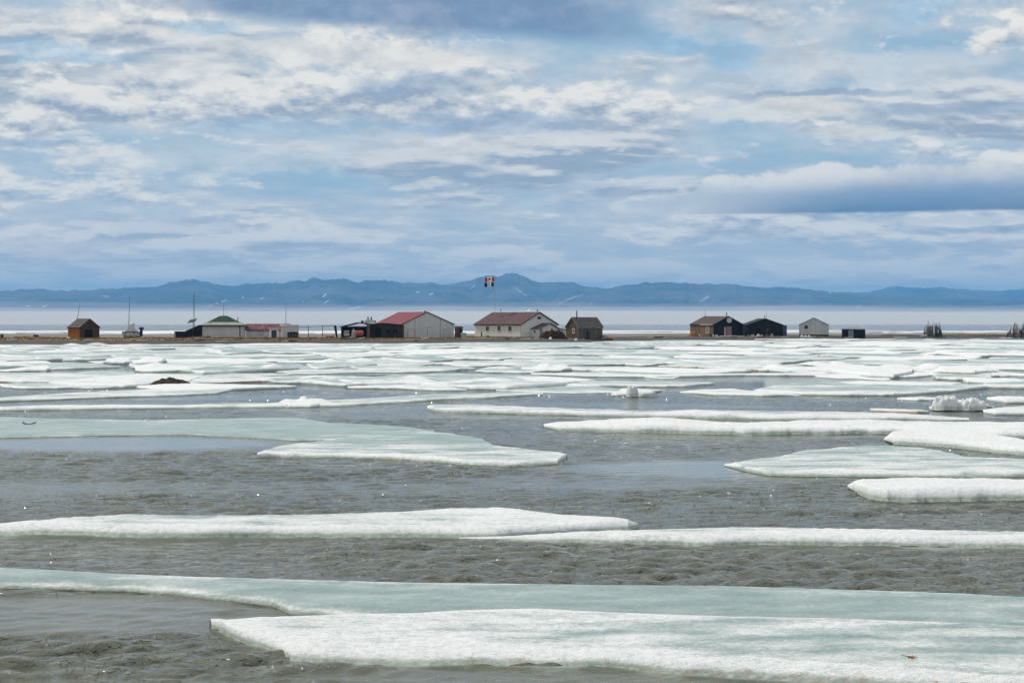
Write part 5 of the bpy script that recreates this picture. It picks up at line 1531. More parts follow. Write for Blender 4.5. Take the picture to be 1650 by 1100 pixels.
b = MB(); b.box(L_ / 2 + 0.002, L_ / 2 + 0.10, 0.0, 0.75, 0.0, 0.24); b.build('step', M['white_trim'], wh)
b = MB(); b.lathe([(0.2, 0), (0.24, 0.1), (0.1, 0.24), (0.02, 0.26)], 0, 0, 8); v_ = b.build('roof_vent', M['dark_metal'], wh); v_.location = (L_ / 2 - 1.0, -0.25, H_ + RH_ + 0.1)
for k, px in enumerate((680.5, 685.5, 689.5)):
    q = at(px, 385.6)
    o = lumpy('bag', q.x, q.y, GRDZ(q.x, q.y), 0.30, 0.22, 0.25, M['white_cloth'], 60 + k, 12)
    tag(o, ['left', 'middle', 'right'][k] + 'most of three small white bags below the tall middle warehouse door', 'bag', 'white bags at the warehouse')
rot = R(-6); org = place(731.5, 389.0, (-0.9, -1.2), rot, 0.05)
dk_ = empty('privy', org, rot, 'dark plank privy against the right side of the warehouse', 'privy')
b = MB(); b.box(-0.75, 0.65, -1.0, 1.0, 0, 2.1); b.build('wall', M['tan_wood'], dk_)
b = MB(); b.quadslab([(-0.9, -1.2, 2.42), (0.8, -1.2, 2.42), (0.8, 1.2, 2.25), (-0.9, 1.2, 2.25)], 0.13); b.build('roof', M['dark_trim'], dk_)
for x in (-0.62, -0.2, 0.22):
    b = MB(); b.box(x, x + 0.10, -1.03, -1.002, 0.05, 2.1); b.build('batten', M['dark_wood'], dk_)
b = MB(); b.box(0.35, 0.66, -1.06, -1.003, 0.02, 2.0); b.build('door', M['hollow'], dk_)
rot = R(4); org = place(742.5, 388.5, (-0.55, -0.5), rot, 0.0)
gb = empty('chest', org, rot, 'pale green chest standing right of the dark plank privy', 'chest')
b = MB(); b.box(-0.55, 0.6, -0.5, 0.5, 0.05, 0.95); b.build('body', M['mint'], gb)
b = MB(); b.prism([(-0.6, 0.952), (0.65, 0.952), (0.6, 1.06), (-0.55, 1.10)], 'y', -0.55, 0.55); b.build('lid', M['canvas'], gb)
for sx in (-0.5, 0.5):
    b = MB(); b.box(sx - 0.05, sx + 0.05, -0.5, 0.5, -0.05, 0.048); b.build('foot', M['dark_wood'], gb)

# ---- 10 white house
Dd = 400.0; rot = R(-48); L_, W_, H_, RH_ = 15.2, 12.0, 2.98, 2.55
org = place(839, Dd, (L_ / 2, -W_ / 2), rot, 0.05)
# sizes follow the foreshortening: long wall 75 px, gable 60 px wide
wl = 75.5 / (FPX / Dd) / math.cos(R(48)); wg = 60.5 / (FPX / Dd) / math.sin(R(48))
L_, W_ = wl, wg
org = place(839, Dd, (L_ / 2, -W_ / 2), rot, 0.05)
ww_ = empty('house', org, rot, 'white house with a worn reddish brown roof and three windows along its side', 'house')
gable_shell(ww_, L_, W_, H_, RH_, M['white_paint'], M['shingle_red_brown'], M['maroon_trim'], 0.25, 0.10, None, 0.0, 0.2)
for px in (785, 804.3, 822):
    x = (px - 801.5) / (FPX / Dd) / math.cos(R(48))
    opening(ww_, 'front', x, 1.5, 1.0, 1.02, 'window', M['white_trim'], None, L_, W_, 0.11)
opening(ww_, 'right', 0.0, H_ + 1.15, 0.9, 0.42, 'window', M['maroon_trim'], None, L_, W_, 0.06, sill=False)
b = MB(); b.box(L_ / 2 - 0.02, L_ / 2 + 0.03, -W_ / 2 - 0.03, -W_ / 2 + 0.02, 0, H_ - 0.25); b.build('corner_board', M['grey_seam'], ww_)
v_ = stovepipe(ww_, L_ / 2 - 0.6, 0.05, H_ + RH_ + 0.05, 0.42, 0.09)
stovepipe(ww_, -L_ / 2 + 2.2, 0.3, H_ + RH_ - 0.1, 0.85, 0.06)
stovepipe(ww_, 0.2 - L_ * 0.12, -W_ * 0.24, H_ + RH_ * 0.55, 0.35, 0.08)
# porch: small gable wing in front of the big gable
PX0 = L_ / 2
pg = MB()
py0, py1 = -0.55 * W_ / 2 + 0.55, 0.62 * W_ / 2
pcy = (py0 + py1) / 2 + 0.45; pz = 2.05; ppk = 3.15; pd = 2.4
pg.prism([(py0, 0), (py1, 0), (py1, pz), (pcy, ppk), (py0, pz)], 'x', PX0 + 0.002, PX0 + pd)
pw_ = pg.build('porch', M['white_paint'], ww_)
for s_ in (-1, 1):
    ye = py0 - 0.2 if s_ < 0 else py1 + 0.2
    ze = pz - 0.12
    r = MB(); r.quadslab([(PX0 + 0.004, ye, ze + 0.1), (PX0 + pd + 0.25, ye, ze + 0.1), (PX0 + pd + 0.25, pcy, ppk + 0.1), (PX0 + 0.004, pcy, ppk + 0.1)][::(1 if s_ < 0 else -1)], 0.09)
    r.build('porch_roof', M['shingle_red_brown'], ww_)
    f = MB(); f.prism([(ye, ze + 0.12), (ye, ze - 0.03), (pcy, ppk - 0.03), (pcy, ppk + 0.12)], 'x', PX0 + pd + 0.253, PX0 + pd + 0.285); f.build('barge_board', M['maroon_trim'], ww_)
d_ = MB(); d_.box(PX0 + pd + 0.004, PX0 + pd + 0.03, py0 + 0.35, py0 + 1.2, 0.1, 2.0); dd_ = d_.build('door', M['grey_door'], ww_)
hd = MB(); hd.box(PX0 + pd + 0.031, PX0 + pd + 0.07, py0 + 0.42, py0 + 0.48, 0.95, 1.05); hd.build('handle', M['dark_metal'], dd_)
for q, z0, w0, h0 in ((pcy + 0.55, 1.15, 0.55, 0.85),):
    f_ = MB(); f_.box(PX0 + pd + 0.002, PX0 + pd + 0.03, q - w0 / 2 - 0.06, q + w0 / 2 + 0.06, z0 - 0.06, z0 + h0 + 0.06); wi = f_.build('window', M['white_trim'], ww_)
    p_ = MB(); p_.box(PX0 + pd + 0.031, PX0 + pd + 0.04, q - w0 / 2, q + w0 / 2, z0, z0 + h0); p_.build('pane', M['glass'], wi)
f_ = MB(); f_.box(PX0 + 0.9, PX0 + 1.5, py0 - 0.03, py0 - 0.002, 1.1, 1.75); wi = f_.build('window', M['white_trim'], ww_)
p_ = MB(); p_.box(PX0 + 0.96, PX0 + 1.44, py0 - 0.04, py0 - 0.031, 1.16, 1.69); p_.build('pane', M['glass'], wi)
# lean-to right of the porch
lt = MB(); lt.prism([(py1 + 0.01, 0), (W_ / 2 + 1.9, 0), (W_ / 2 + 1.9, 1.55), (py1 + 0.01, 2.05)], 'x', PX0 - 1.0 + 1.002, PX0 + pd - 0.3); lt.build('lean_to', M['white_paint'], ww_)
r = MB(); r.prism([(py1 + 0.22, 2.14), (W_ / 2 + 2.3, 1.58), (W_ / 2 + 2.3, 1.46), (py1 + 0.22, 2.02)], 'x', PX0 + 0.004, PX0 + pd - 0.1); r.build('lean_to_roof', M['maroon_trim'], ww_)
# satellite dish on the ridge
sp0 = local(rot, org, L_ / 2 - 3.6, 0.0, H_ + RH_ + 0.1)
dish = empty('satellite_dish', sp0, R(-25), 'white satellite dish on the ridge of the white house', 'satellite dish')
def dish_mesh(r0, dep, tilt):
    b = MB(); vs = [(0, 0, 0)]; fs = []; n = 18
    for j, q in enumerate((0.4, 0.75, 1.0)):
        vs += [(r0 * q * math.cos(k * 2 * math.pi / n), -dep * q * q, r0 * q * math.sin(k * 2 * math.pi / n)) for k in range(n)]
    fs += [(0, 1 + k, 1 + (k + 1) % n) for k in range(n)]
    for j in range(2): fs += [(1 + j * n + k, 1 + (j + 1) * n + k, 1 + (j + 1) * n + (k + 1) % n, 1 + j * n + (k + 1) % n) for k in range(n)]
    vs2 = [(x, y + 0.03, z) for x, y, z in vs]; nn = len(vs)
    fs2 = [tuple(i + nn for i in f)[::-1] for f in fs] + [(1 + 2 * n + k, 1 + 2 * n + (k + 1) % n, nn + 1 + 2 * n + (k + 1) % n, nn + 1 + 2 * n + k) for k in range(n)]
    m = Matrix.Rotation(tilt, 4, 'X')
    b._add([m @ Vector(v) for v in vs + vs2], fs + fs2); return b
o = dish_mesh(0.48, 0.13, R(-35)).build('reflector', M['white_trim'], dish); o.location = (0, 0, 0.42)
b = MB(); b.tube((0, 0.05, 0), (0, 0.05, 0.42), 0.035, 0.035, 7); b.tube((0, 0, 0.3), (0, -0.38, 0.55), 0.014, 0.014, 5); b.build('bracket', M['dark_metal'], dish)
# clutter along its long wall
for (px, w0, h0, mt, nm, lab) in ((776, 0.16, 1.15, 'tan_wood', 'stake', 'upright wooden stake by the side of the white house'), (786, 0.28, 0.42, 'dark_wood', 'box', 'small dark box against the side of the white house')):
    q = at(px, 398.5)
    b = MB(); b.prism([(-w0, 0), (w0, 0), (w0 * 0.9, h0), (-w0 * 0.8, h0 * 1.04)], 'y', -0.1, 0.1); o = b.build(nm, M[mt]); o.location = (q.x, q.y, GRDZ(q.x, q.y) - 0.02)
    tag(o, lab, nm)
q = at(781, 399.0)
o = lumpy('sack', q.x, q.y, GRDZ(q.x, q.y), 0.38, 0.3, 0.95, M['cream'], 90, 18); tag(o, 'bulging cream sack leaning on the side of the white house', 'sack')

# ---- flags
fx = at(797.6, 402.0); fz = GRDZ(fx.x, 410.0)
top = Vector(((796.6 - 825) / FPX * 412, 412.0, yz(446.5, 412.0)))
fp = empty('flagpole', ((798.8 - 825) / FPX * 412, 412.0, 0.4), 0, 'tall pale flagpole behind the white house', 'flagpole')
b = MB(); tp = top - fp.location; b.tube((0, 0, 0), tp * 0.6, 0.045, 0.035, 8); b.tube(tp * 0.6, tp, 0.035, 0.025, 8); b.build('shaft', M['pale_roof'], fp)
b = MB(); b.lathe([(0.01, -0.06), (0.06, 0), (0.01, 0.06)], tp.x, tp.y, 8); o = b.build('finial', M['white_trim'], fp); o.location = (0, 0, tp.z + 0.05)


def flag_cloth(u0, u1, Lf, Hf, v0=0.0, v1=1.0, off=0.0, ncx=8, ncz=6, seed=0):
    """a strip of the rippling flag; u counts from the hoist"""
    vs = []; 
    for j in range(ncz + 1):
        for i in range(ncx + 1):
            uu = u0 + (u1 - u0) * i / ncx; vv = v0 + (v1 - v0) * j / ncz
            x = -uu * Lf; z = (vv - 1) * Hf - 0.10 * uu * Hf * seed + 0.05 * math.sin(uu * 5 + seed)
            y = off + 0.16 * math.sin(uu * 7.5 + seed + vv * 1.2) * (0.25 + uu)
            vs.append((x, y, z))
    fs = [(j * (ncx + 1) + i, j * (ncx + 1) + i + 1, (j + 1) * (ncx + 1) + i + 1, (j + 1) * (ncx + 1) + i) for j in range(ncz) for i in range(ncx)]
    n = len(vs)
    vs2 = [(x, y + 0.012, z) for x, y, z in vs]
    rim = []
    W1 = ncx + 1
    for i in range(ncx): rim += [(i, i + 1, n + i + 1, n + i), (ncz * W1 + i, n + ncz * W1 + i, n + ncz * W1 + i + 1, ncz * W1 + i + 1)]
    for j in range(ncz): rim += [(j * W1, n + j * W1, n + (j + 1) * W1, (j + 1) * W1), (j * W1 + ncx, (j + 1) * W1 + ncx, n + (j + 1) * W1 + ncx, n + j * W1 + ncx)]
    b = MB(); b._add(vs + vs2, [f[::-1] for f in fs] + [tuple(i + n for i in f) for f in fs] + rim)
    return b


def flag_emblem(pts, Lf, Hf, seed, mat, parent, name):
    vs = []
    for off in (-0.012, 0.024):
        for (uu, vv) in pts:
            vs.append((-uu * Lf, off + 0.16 * math.sin(uu * 7.5 + seed + vv * 1.2) * (0.25 + uu), (vv - 1) * Hf - 0.10 * uu * Hf * seed + 0.05 * math.sin(uu * 5 + seed)))
    n = len(pts)
    b = MB(); b._add(vs, [tuple(range(n)), tuple(range(n, 2 * n))[::-1]] + [(i, (i + 1) % n, n + (i + 1) % n, n + i) for i in range(n)])
    return b.build(name, mat, parent)


LEAF = [(0, -.5), (.04, -.22), (.30, -.27), (.26, -.16), (.50, .06), (.43, .10), (.47, .26), (.33, .23), (.29, .31), (.14, .16), (.19, .42), (.10, .37), (0, .56)]
LEAF = LEAF + [(-x, y) for x, y in LEAF[::-1][1:-1]]
Lf, Hf = 2.05, 0.92
f1 = empty('flag', (top.x - 0.04, top.y, top.z - 0.05), 0, 'red and white maple leaf flag, the upper of the two on the pole', 'flag')
flag_cloth(0, 0.25, Lf, Hf, seed=0.6).build('hoist_bar', M['flag_red'], f1)
flag_cloth(0.25, 0.75, Lf, Hf, seed=0.6).build('field', M['flag_white'], f1)
flag_cloth(0.75, 1.0, Lf, Hf, seed=0.6).build('fly_bar', M['flag_red'], f1)
flag_emblem([(0.5 + x * 0.36, 0.48 + y * 0.80) for x, y in LEAF], Lf, Hf, 0.6, M['flag_red'], f1, 'maple_leaf')
f2 = empty('flag', (top.x - 0.12, top.y, top.z - 1.18), 0, 'green, white and blue flag with a crest, the lower of the two on the pole', 'flag')
flag_cloth(0, 0.30, Lf, Hf, seed=0.4).build('hoist_bar', M['flag_green'], f2)
flag_cloth(0.30, 0.70, Lf, Hf, seed=0.4).build('field', M['flag_white'], f2)
flag_cloth(0.70, 1.0, Lf, Hf, seed=0.4).build('fly_bar', M['flag_blue'], f2)
flag_emblem([(0.42, 0.60), (0.58, 0.60), (0.58, 0.40), (0.50, 0.26), (0.42, 0.40)], Lf, Hf, 0.4, M['flag_blue'], f2, 'crest')
flag_emblem([(0.46, 0.84), (0.54, 0.84), (0.55, 0.66), (0.45, 0.66)], Lf, Hf, 0.4, M['dark_wood'], f2, 'crest')
flag_emblem([(0.38, 0.22), (0.50, 0.12), (0.62, 0.22), (0.62, 0.16), (0.50, 0.06), (0.38, 0.16)], Lf, Hf, 0.4, M['flag_green'], f2, 'wreath')

# brown heap right of the porch
q = at(891, 391.0)
o = lumpy('peat_heap', q.x, q.y + 1.0, GRDZ(q.x, q.y) - 0.05, 3.1, 1.6, 1.72, M['brown_heap'], 14, 70, None, 0.28)
tag(o, 'dark reddish brown heap of driftwood scraps between the white house and grey cabin', 'heap')
for (px, lab) in ((887, 'white plastic drum lying before the dark brown heap'), (928, 'white and red float before the grey cabin')):
    q = at(px, 389.0)
    o = lumpy('float', q.x, q.y, GRDZ(q.x, q.y), 0.36, 0.3, 0.42, M['white_cloth'], px, 14); tag(o, lab, 'float')

# ---- 11 grey cabin
Dd = 396.0; rot = R(32)
Lc = 39.5 / (FPX / Dd) / math.cos(rot); Wc = 19.5 / (FPX / Dd) / math.sin(rot)
org = place(932.5, Dd, (-Lc / 2, -Wc / 2), rot, 0.08)
H_, RH_ = 2.6, 2.0
gc = empty('cabin', org, rot, 'small grey weathered plank cabin with a tall stovepipe, right of the white house', 'cabin')
gable_shell(gc, Lc, Wc, H_, RH_, M['tan_wood'], M['shingle_grey'], M['driftwood'], 0.22, 0.09, M['grey_wood'], 0.0, 0.13)
opening(gc, 'left', -0.5, 1.3, 0.6, 0.85, 'window', M['white_trim'], None, Lc, Wc, 0.12)
for x in np.linspace(-Lc / 2 + 0.4, Lc / 2 - 0.4, 7):
    b = MB(); b.box(x - 0.04, x + 0.04, -Wc / 2 - 0.045, -Wc / 2 - 0.024, 0.05, H_ - 0.15); b.build('batten', M['dark_wood'], gc)
b = MB(); b.box(-Lc / 2 + 1.9, -Lc / 2 + 2.7, -Wc / 2 - 0.06, -Wc / 2 - 0.046, 0.05, 1.75); b.build('door', M['dark_wood'], gc)
stovepipe(gc, -Lc / 2 + 0.8, -0.5, H_ + RH_ - 0.5, 1.75, 0.12, M['green_roof'])
q = at(978, 399.0)
logs_ = []
for k in range(16):
    rw = random.Random(k)
    a = at(972 + rw.uniform(0, 14), 397 + rw.uniform(0, 2)); z0 = GRDZ(a.x, a.y) + 0.15 + 1.15 * max(0, 1 - (a.x - at(970, 397).x) / 2.6) * rw.random()
    b = MB(); ln = rw.uniform(0.5, 0.9); b.tube((-ln / 2, 0, 0), (ln / 2, 0, rw.uniform(-0.15, 0.15)), rw.uniform(0.14, 0.22), rw.uniform(0.12, 0.20), 8)
    o = b.build('log', M['driftwood' if k % 3 else 'orange_wood']); o.location = (a.x, a.y, z0); o.rotation_euler = (0, 0, rw.uniform(-0.9, 0.9))
    logs_.append((a.x, z0, o, k % 3, ln))

logs_.sort(key=lambda q: q[0])
ords = ['first', 'second', 'third', 'fourth', 'fifth', 'sixth', 'seventh', 'eighth', 'ninth', 'tenth', 'eleventh', 'twelfth', 'thirteenth', 'fourteenth', 'fifteenth', 'last']
for k, (x_, z_, o, m3, ln_) in enumerate(logs_):
    tag(o, '%s %s log, %s from the grey cabin in its woodpile' % ('long' if ln_ > 0.7 else 'short', 'grey' if m3 else 'orange brown', ords[k]), 'log', 'logs of the woodpile by the grey cabin')

# ---- 12 plywood sided house
Dd = 452.0; rot = R(-42)
sc_ = FPX / Dd
Lc = 32.5 / sc_ / math.cos(R(42)); Wc = 52.0 / sc_ / math.sin(R(42))
rot = R(-57); Lc = 32.5 / sc_ / math.cos(R(57)); Wc = 51.5 / sc_ / math.sin(R(57))
H_, RH_ = 2.95, 1.95
org = place(1149.5, Dd, (Lc / 2, -Wc / 2), rot, 0.08)
ph = empty('house', org, rot, 'brown roofed house with a yellow plywood side and black tarred gable', 'house')
gable_shell(ph, Lc, Wc, H_, RH_, M['black_wood'], M['shingle_brown'], M['dark_trim'], 0.18, 0.09, M['plywood'], 0.0, 0.12)
opening(ph, 'right', 0.25, 0.15, 1.7, 2.35, 'door', M['black_wood'], M['pink_door'], Lc, Wc, 0.12, 0.05, handle=True)
b = MB(); b.box(Lc / 2 + 0.002, Lc / 2 + 0.06, -1.25, -0.85, 0.1, 2.3); b.build('door_jamb', M['canvas'], ph)
opening(ph, 'front', -Lc * 0.28, 1.15, 0.9, 1.0, 'window', M['plywood'], M['grey_door'], Lc, Wc)
opening(ph, 'front', Lc * 0.25, 1.0, 0.95, 1.2, 'window', M['white_trim'], M['grey_door'], Lc, Wc, 0.14)
b = MB(); b.box(-Lc * 0.05, Lc / 2, -Wc / 2 - 0.26, -Wc / 2 - 0.215, H_ - 0.10, H_ + 0.05); b.build('gutter', M['white_trim'], ph)
stovepipe(ph, Lc / 2 - 0.6, 0.0, H_ + RH_, 0.75, 0.11)
tp = local(rot, org, -Lc / 2 + 0.1, 0, H_ + RH_ + 0.1)
pole('mast', 'thin pole at the far ridge end of the plywood sided house', 'pole', tp, (tp.x, tp.y, tp.z + 1.7), 0.05)
sp0 = local(rot, org, Lc / 2 + 0.3, -0.1, H_ + RH_ - 1.05)
dish = empty('satellite_dish', sp0, R(12), 'pale round satellite dish on the black gable over the pinkish door', 'satellite dish')
o = dish_mesh(0.66, 0.14, R(-15)).build('reflector', M['canvas'], dish); o.location = (0, -0.3, 0.1)
b = MB(); b.tube((0, 0.25, 0), (0, -0.28, 0.08), 0.03, 0.03, 6); b.tube((0, -0.35, -0.2), (0, -0.8, 0.1), 0.02, 0.02, 5); b.build('bracket', M['dark_metal'], dish)
b = MB(); b.box(Lc / 2 + 0.1, Lc / 2 + 1.4, -2.0, 3.6, 0.0, 0.14); b.build('deck', M['pale_wood'], ph)
q = at(1117, 447.0)
o = lumpy('scrap_heap', q.x, q.y, GRDZ(q.x, q.y), 1.35, 1.0, 1.05, M['orange_wood'], 31, 30); tag(o, 'rusty orange scrap heap at the left of the plywood sided house', 'scrap heap')
for k in range(9):
    rw = random.Random(40 + k)
    a = at(1113 + 5.2 * k + rw.uniform(-2, 2), 446 + rw.uniform(0, 1.5)); z0 = GRDZ(a.x, a.y)
    mt = ['rust', 'orange_wood', 'dark_metal', 'white_trim', 'orange_wood', 'rust', 'dark_wood', 'white_trim', 'canvas'][k]
    b = MB(); w0 = rw.uniform(0.2, 0.4); h0 = rw.uniform(0.3, 0.65)
    b.lathe([(w0 * 0.8, 0), (w0, 0.05), (w0 * 0.95, h0 * 0.85), (w0 * 0.6, h0), (0.02, h0)], 0, 0, 9)
    o = b.build('canister', M[mt]); o.location = (a.x, a.y, z0)
    tag(o, '%s canister, %s in the row before the plywood sided house' % (['rusty', 'orange', 'black', 'white', 'tan orange', 'rust red', 'dark brown', 'bright white', 'grey'][k], ['first', 'second', 'third', 'fourth', 'fifth', 'sixth', 'seventh', 'eighth', 'last'][k]), 'canister', 'canisters before the plywood sided house')

# ---- 13 black hut
Dd = 455.0; rot = R(-82); sc_ = FPX / Dd
Wc = 57.5 / sc_ / math.sin(R(82)); Lc = 6.5; H_, RH_ = 2.85, 1.5
org = place(1205, Dd, (Lc / 2, -Wc / 2), rot, 0.08)
bh = empty('hut', org, rot, 'black tarred hut with a low gable facing the water', 'hut')
gable_shell(bh, Lc, Wc, H_, RH_, M['black_wood'], M['black_roof'], M['dark_trim'], 0.15, 0.08, None, 0.0, 0.10)
b = MB(); b.box(-Lc / 2 + 0.5, Lc / 2 - 0.4, Wc / 2 + 0.002, Wc / 2 + 1.15, 0, 2.75); b.build('annex', M['slate_side'], bh)
opening(bh, 'right', 0.5, 1.25, 0.7, 0.7, 'window', M['black_wood'], None, Lc, Wc)
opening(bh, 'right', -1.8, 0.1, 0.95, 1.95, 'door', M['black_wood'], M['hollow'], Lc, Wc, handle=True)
stovepipe(bh, Lc / 2 - 0.8, 0.05, H_ + RH_, 0.55, 0.08)
tp = local(rot, org, 0.5, 1.0, H_ + RH_ * 0.75)
pole('mast', 'thin pole on the roof of the black hut', 'pole', tp, (tp.x, tp.y, tp.z + 2.3), 0.05)
for k, px in enumerate((1206, 1213, 1222, 1228, 1236, 1244)):
    q = at(px, 449.5); rw = random.Random(px)
    o = lumpy('driftwood_pile', q.x, q.y, GRDZ(q.x, q.y), rw.uniform(0.4, 0.8), 0.4, rw.uniform(0.3, 0.7), M[['tan_wood', 'driftwood', 'pale_wood', 'driftwood', 'dark_driftwood', 'driftwood'][k]], px, 14)
    tag(o, '%s heap of beach scraps before the black hut, %s of six' % (['brown', 'grey', 'palest', 'small grey', 'dark', 'grey'][k], ['first', 'second', 'third', 'fourth', 'fifth', 'last'][k]), 'heap', 'scrap heaps before the black hut')

# ---- 14 white hut
Dd = 460.0; rot = R(-80); sc_ = FPX / Dd
Wc = 46.0 / sc_ / math.sin(R(80)); Lc = 6.4; H_, RH_ = 2.75, 1.68
org = place(1287.5, Dd, (Lc / 2, -Wc / 2), rot, -0.05)
rot = R(-100); org = place(1287.5, Dd + 1.2, (Lc / 2, -Wc / 2), rot, -0.05)
wh2 = empty('hut', org, rot, 'white gabled hut with one small black window, right of the black hut', 'hut')
gable_shell(wh2, Lc, Wc, H_, RH_, M['white_panel'], M['pale_roof'], M['grey_seam'], 0.14, 0.08, None, 0.0, 0.09)
b = MB(); b.box(-Lc / 2 - 0.02, Lc / 2 + 0.02, -Wc / 2 - 0.02, Wc / 2 + 0.02, -0.3, 0.32); b.build('skirting', M['dark_trim'], wh2)
opening(wh2, 'right', -Wc / 2 + 1.75, 1.75, 0.85, 0.85, 'window', M['white_trim'], M['hollow'], Lc, Wc)
b = MB(); b.box(Lc / 2 + 0.002, Lc / 2 + 0.03, -Wc / 2 + 0.6, Wc / 2 - 1.0, H_ + 0.12, H_ + 0.2); b.build('trim_board', M['canvas'], wh2)
opening(wh2, 'right', -0.3, 0.35, 1.0, 1.95, 'door', M['white_trim'], M['white_panel'], Lc, Wc, 0.05, handle=True)
b = MB(); b.box(-Lc / 2, Lc / 2, Wc / 2 + 0.004, Wc / 2 + 0.03, 0.33, H_ - 0.1); b.build('cladding', M['tan_wood'], wh2)  # darker sheet over the right side wall
for k, px in enumerate((1292, 1298, 1304)):
    q = at(px, 453.0)
    o = lumpy('bag', q.x, q.y, GRDZ(q.x, q.y), 0.45, 0.3, 0.35, M['white_cloth'], 200 + k, 12)
    tag(o, ['left', 'middle', 'right'][k] + 'most white bag on the ground before the white gabled hut', 'bag', 'white bags before the white hut')

# ---- 15 low black shed
Dd = 456.0; rot = R(-7); sc_ = FPX / Dd
Lc = 38.0 / sc_ / math.cos(R(7)) - 0.3; Wc = 3.6
org = place(1357.5, Dd, (-Lc / 2, -Wc / 2), rot, 0.05)
bs_ = empty('shed', org, rot, 'low black box shed with a grey double door, right of the white hut', 'shed')
b = MB(); b.prism([(-Lc / 2, 0), (Lc / 2, 0), (Lc / 2, 2.1), (0.3, 2.2), (-Lc / 2, 2.15)], 'y', -Wc / 2, Wc / 2); b.build('wall', M['black_wood'], bs_)
b = MB(); b.prism([(-Lc / 2 - 0.08, 2.17), (-0.6, 2.36), (0.6, 2.36), (Lc / 2 + 0.08, 2.13), (Lc / 2 + 0.08, 2.22), (0.6, 2.44), (-0.6, 2.44), (-Lc / 2 - 0.08, 2.27)], 'y', -Wc / 2 - 0.1, Wc / 2 + 0.1); b.build('roof', M['dark_metal'], bs_)
for q in (-1.05, -0.38):
    b = MB(); b.box(q - 0.32, q + 0.32, -Wc / 2 - 0.035, -Wc / 2 - 0.003, 0.1, 1.95); d_ = b.build('door', M['grey_door'], bs_)
    h_ = MB(); h_.box(q + 0.22, q + 0.27, -Wc / 2 - 0.06, -Wc / 2 - 0.036, 0.9, 1.1); h_.build('handle', M['dark_metal'], d_)

# ---- 16 stacks of driftwood poles
def pole_stack(px, dist, halfw, n, hmax, label, seed):
    a = at(px, dist); gz = GRDZ(a.x, a.y)
    rt = empty('driftwood_stack', (a.x, a.y, gz), 0, label, 'driftwood stack')
    rw = random.Random(seed)
    for k in range(n):
        th = rw.uniform(0, 2 * math.pi)
        rr_ = halfw * rw.uniform(0.55, 1.0)
        bx_, by_ = rr_ * math.cos(th), rr_ * 0.7 * math.sin(th)
        hh_ = hmax * rw.uniform(0.6, 0.88) if k % 5 else hmax * rw.uniform(0.95, 1.28)
        tx = bx_ * rw.uniform(0.5, 0.85) + rw.uniform(-0.2, 0.2); ty = by_ * 0.3
        b = MB(); r_ = rw.uniform(0.10, 0.20)
        mid = Vector(((bx_ + tx) / 2 + rw.uniform(-0.08, 0.08), (by_ + ty) / 2, hh_ * 0.55))
        b.tube((bx_, by_, -0.05), mid, r_, r_ * 0.85, 6); b.tube(mid, (tx, ty, hh_), r_ * 0.85, r_ * 0.25, 6)
        b.build('pole', M['driftwood' if rw.random() < 0.6 else 'dark_driftwood'], rt)
    for k in range(7):
        th = rw.uniform(0, 6.28); b = MB()
        b.tube((-halfw * 0.8, -halfw * 0.75, 0.2 + 0.32 * k), (halfw * 0.75, -halfw * 0.70, 0.15 + 0.34 * k + rw.uniform(-0.1, 0.1)), 0.07, 0.06, 6)
        if k < 5: b.build('cross_pole', M['dark_driftwood'], rt)
    return rt


pole_stack(1503, 478.0, 2.5, 46, 3.4, 'tall stack of upright driftwood poles, the one fully in view at the right', 5)
pole_stack(1645, 486.0, 4.0, 64, 3.5, 'stack of upright driftwood poles cut by the right edge', 9)
for k, (x0, x1, dd, r_, dz_, mt, lab) in enumerate([
        (1440, 1462, 462, 0.22, 0.15, 'pale_wood', 'pale log on the shore left of the nearer driftwood stack, the long thin one'),
        (1484, 1494, 474, 0.25, 0.5, 'pale_wood', 'short pale log at the foot of the nearer driftwood stack'),
        (1486, 1502, 465, 0.16, 0.1, 'driftwood', 'grey log lying before the nearer driftwood stack'),
        (1610, 1634, 476, 0.32, 0.25, 'pale_wood', 'thick pale bleached log by the driftwood stack at the right edge'),
        (1160, 1200, 443, 0.13, 0.15, 'pale_wood', 'long bleached plank log before the black gable with the pinkish door'),
        (380, 396, 368, 0.16, 0.35, 'driftwood', 'grey log slanting down to the shore by the low red roofed hut'),
        (500, 512, 377, 0.14, 0.1, 'dark_driftwood', 'dark log lying by the open rail fence'),
        (1580, 1600, 470, 0.12, 0.15, 'dark_driftwood', 'dark log on the brown bank between the driftwood stacks'),
        (345, 372, 373, 0.12, 0.15, 'dark_wood', 'dark beam lying before the green topped hut')]):
    a = at(x0, dd); c_ = at(x1, dd); b = MB()
    ln = c_.x - a.x
    b.tube((0, 0, 0), (ln * 0.5, 0.1, 0.04 * (k % 3)), r_, r_ * 0.92, 8); b.tube((ln * 0.5, 0.1, 0.04 * (k % 3)), (ln, 0, 0.0), r_ * 0.92, r_ * 0.75, 8)
    o = b.build('driftwood_log', M[mt]); o.location = (a.x, a.y, GRDZ((a.x + c_.x) / 2, a.y) + dz_ * 0.6)
    tag(o, lab, 'log')
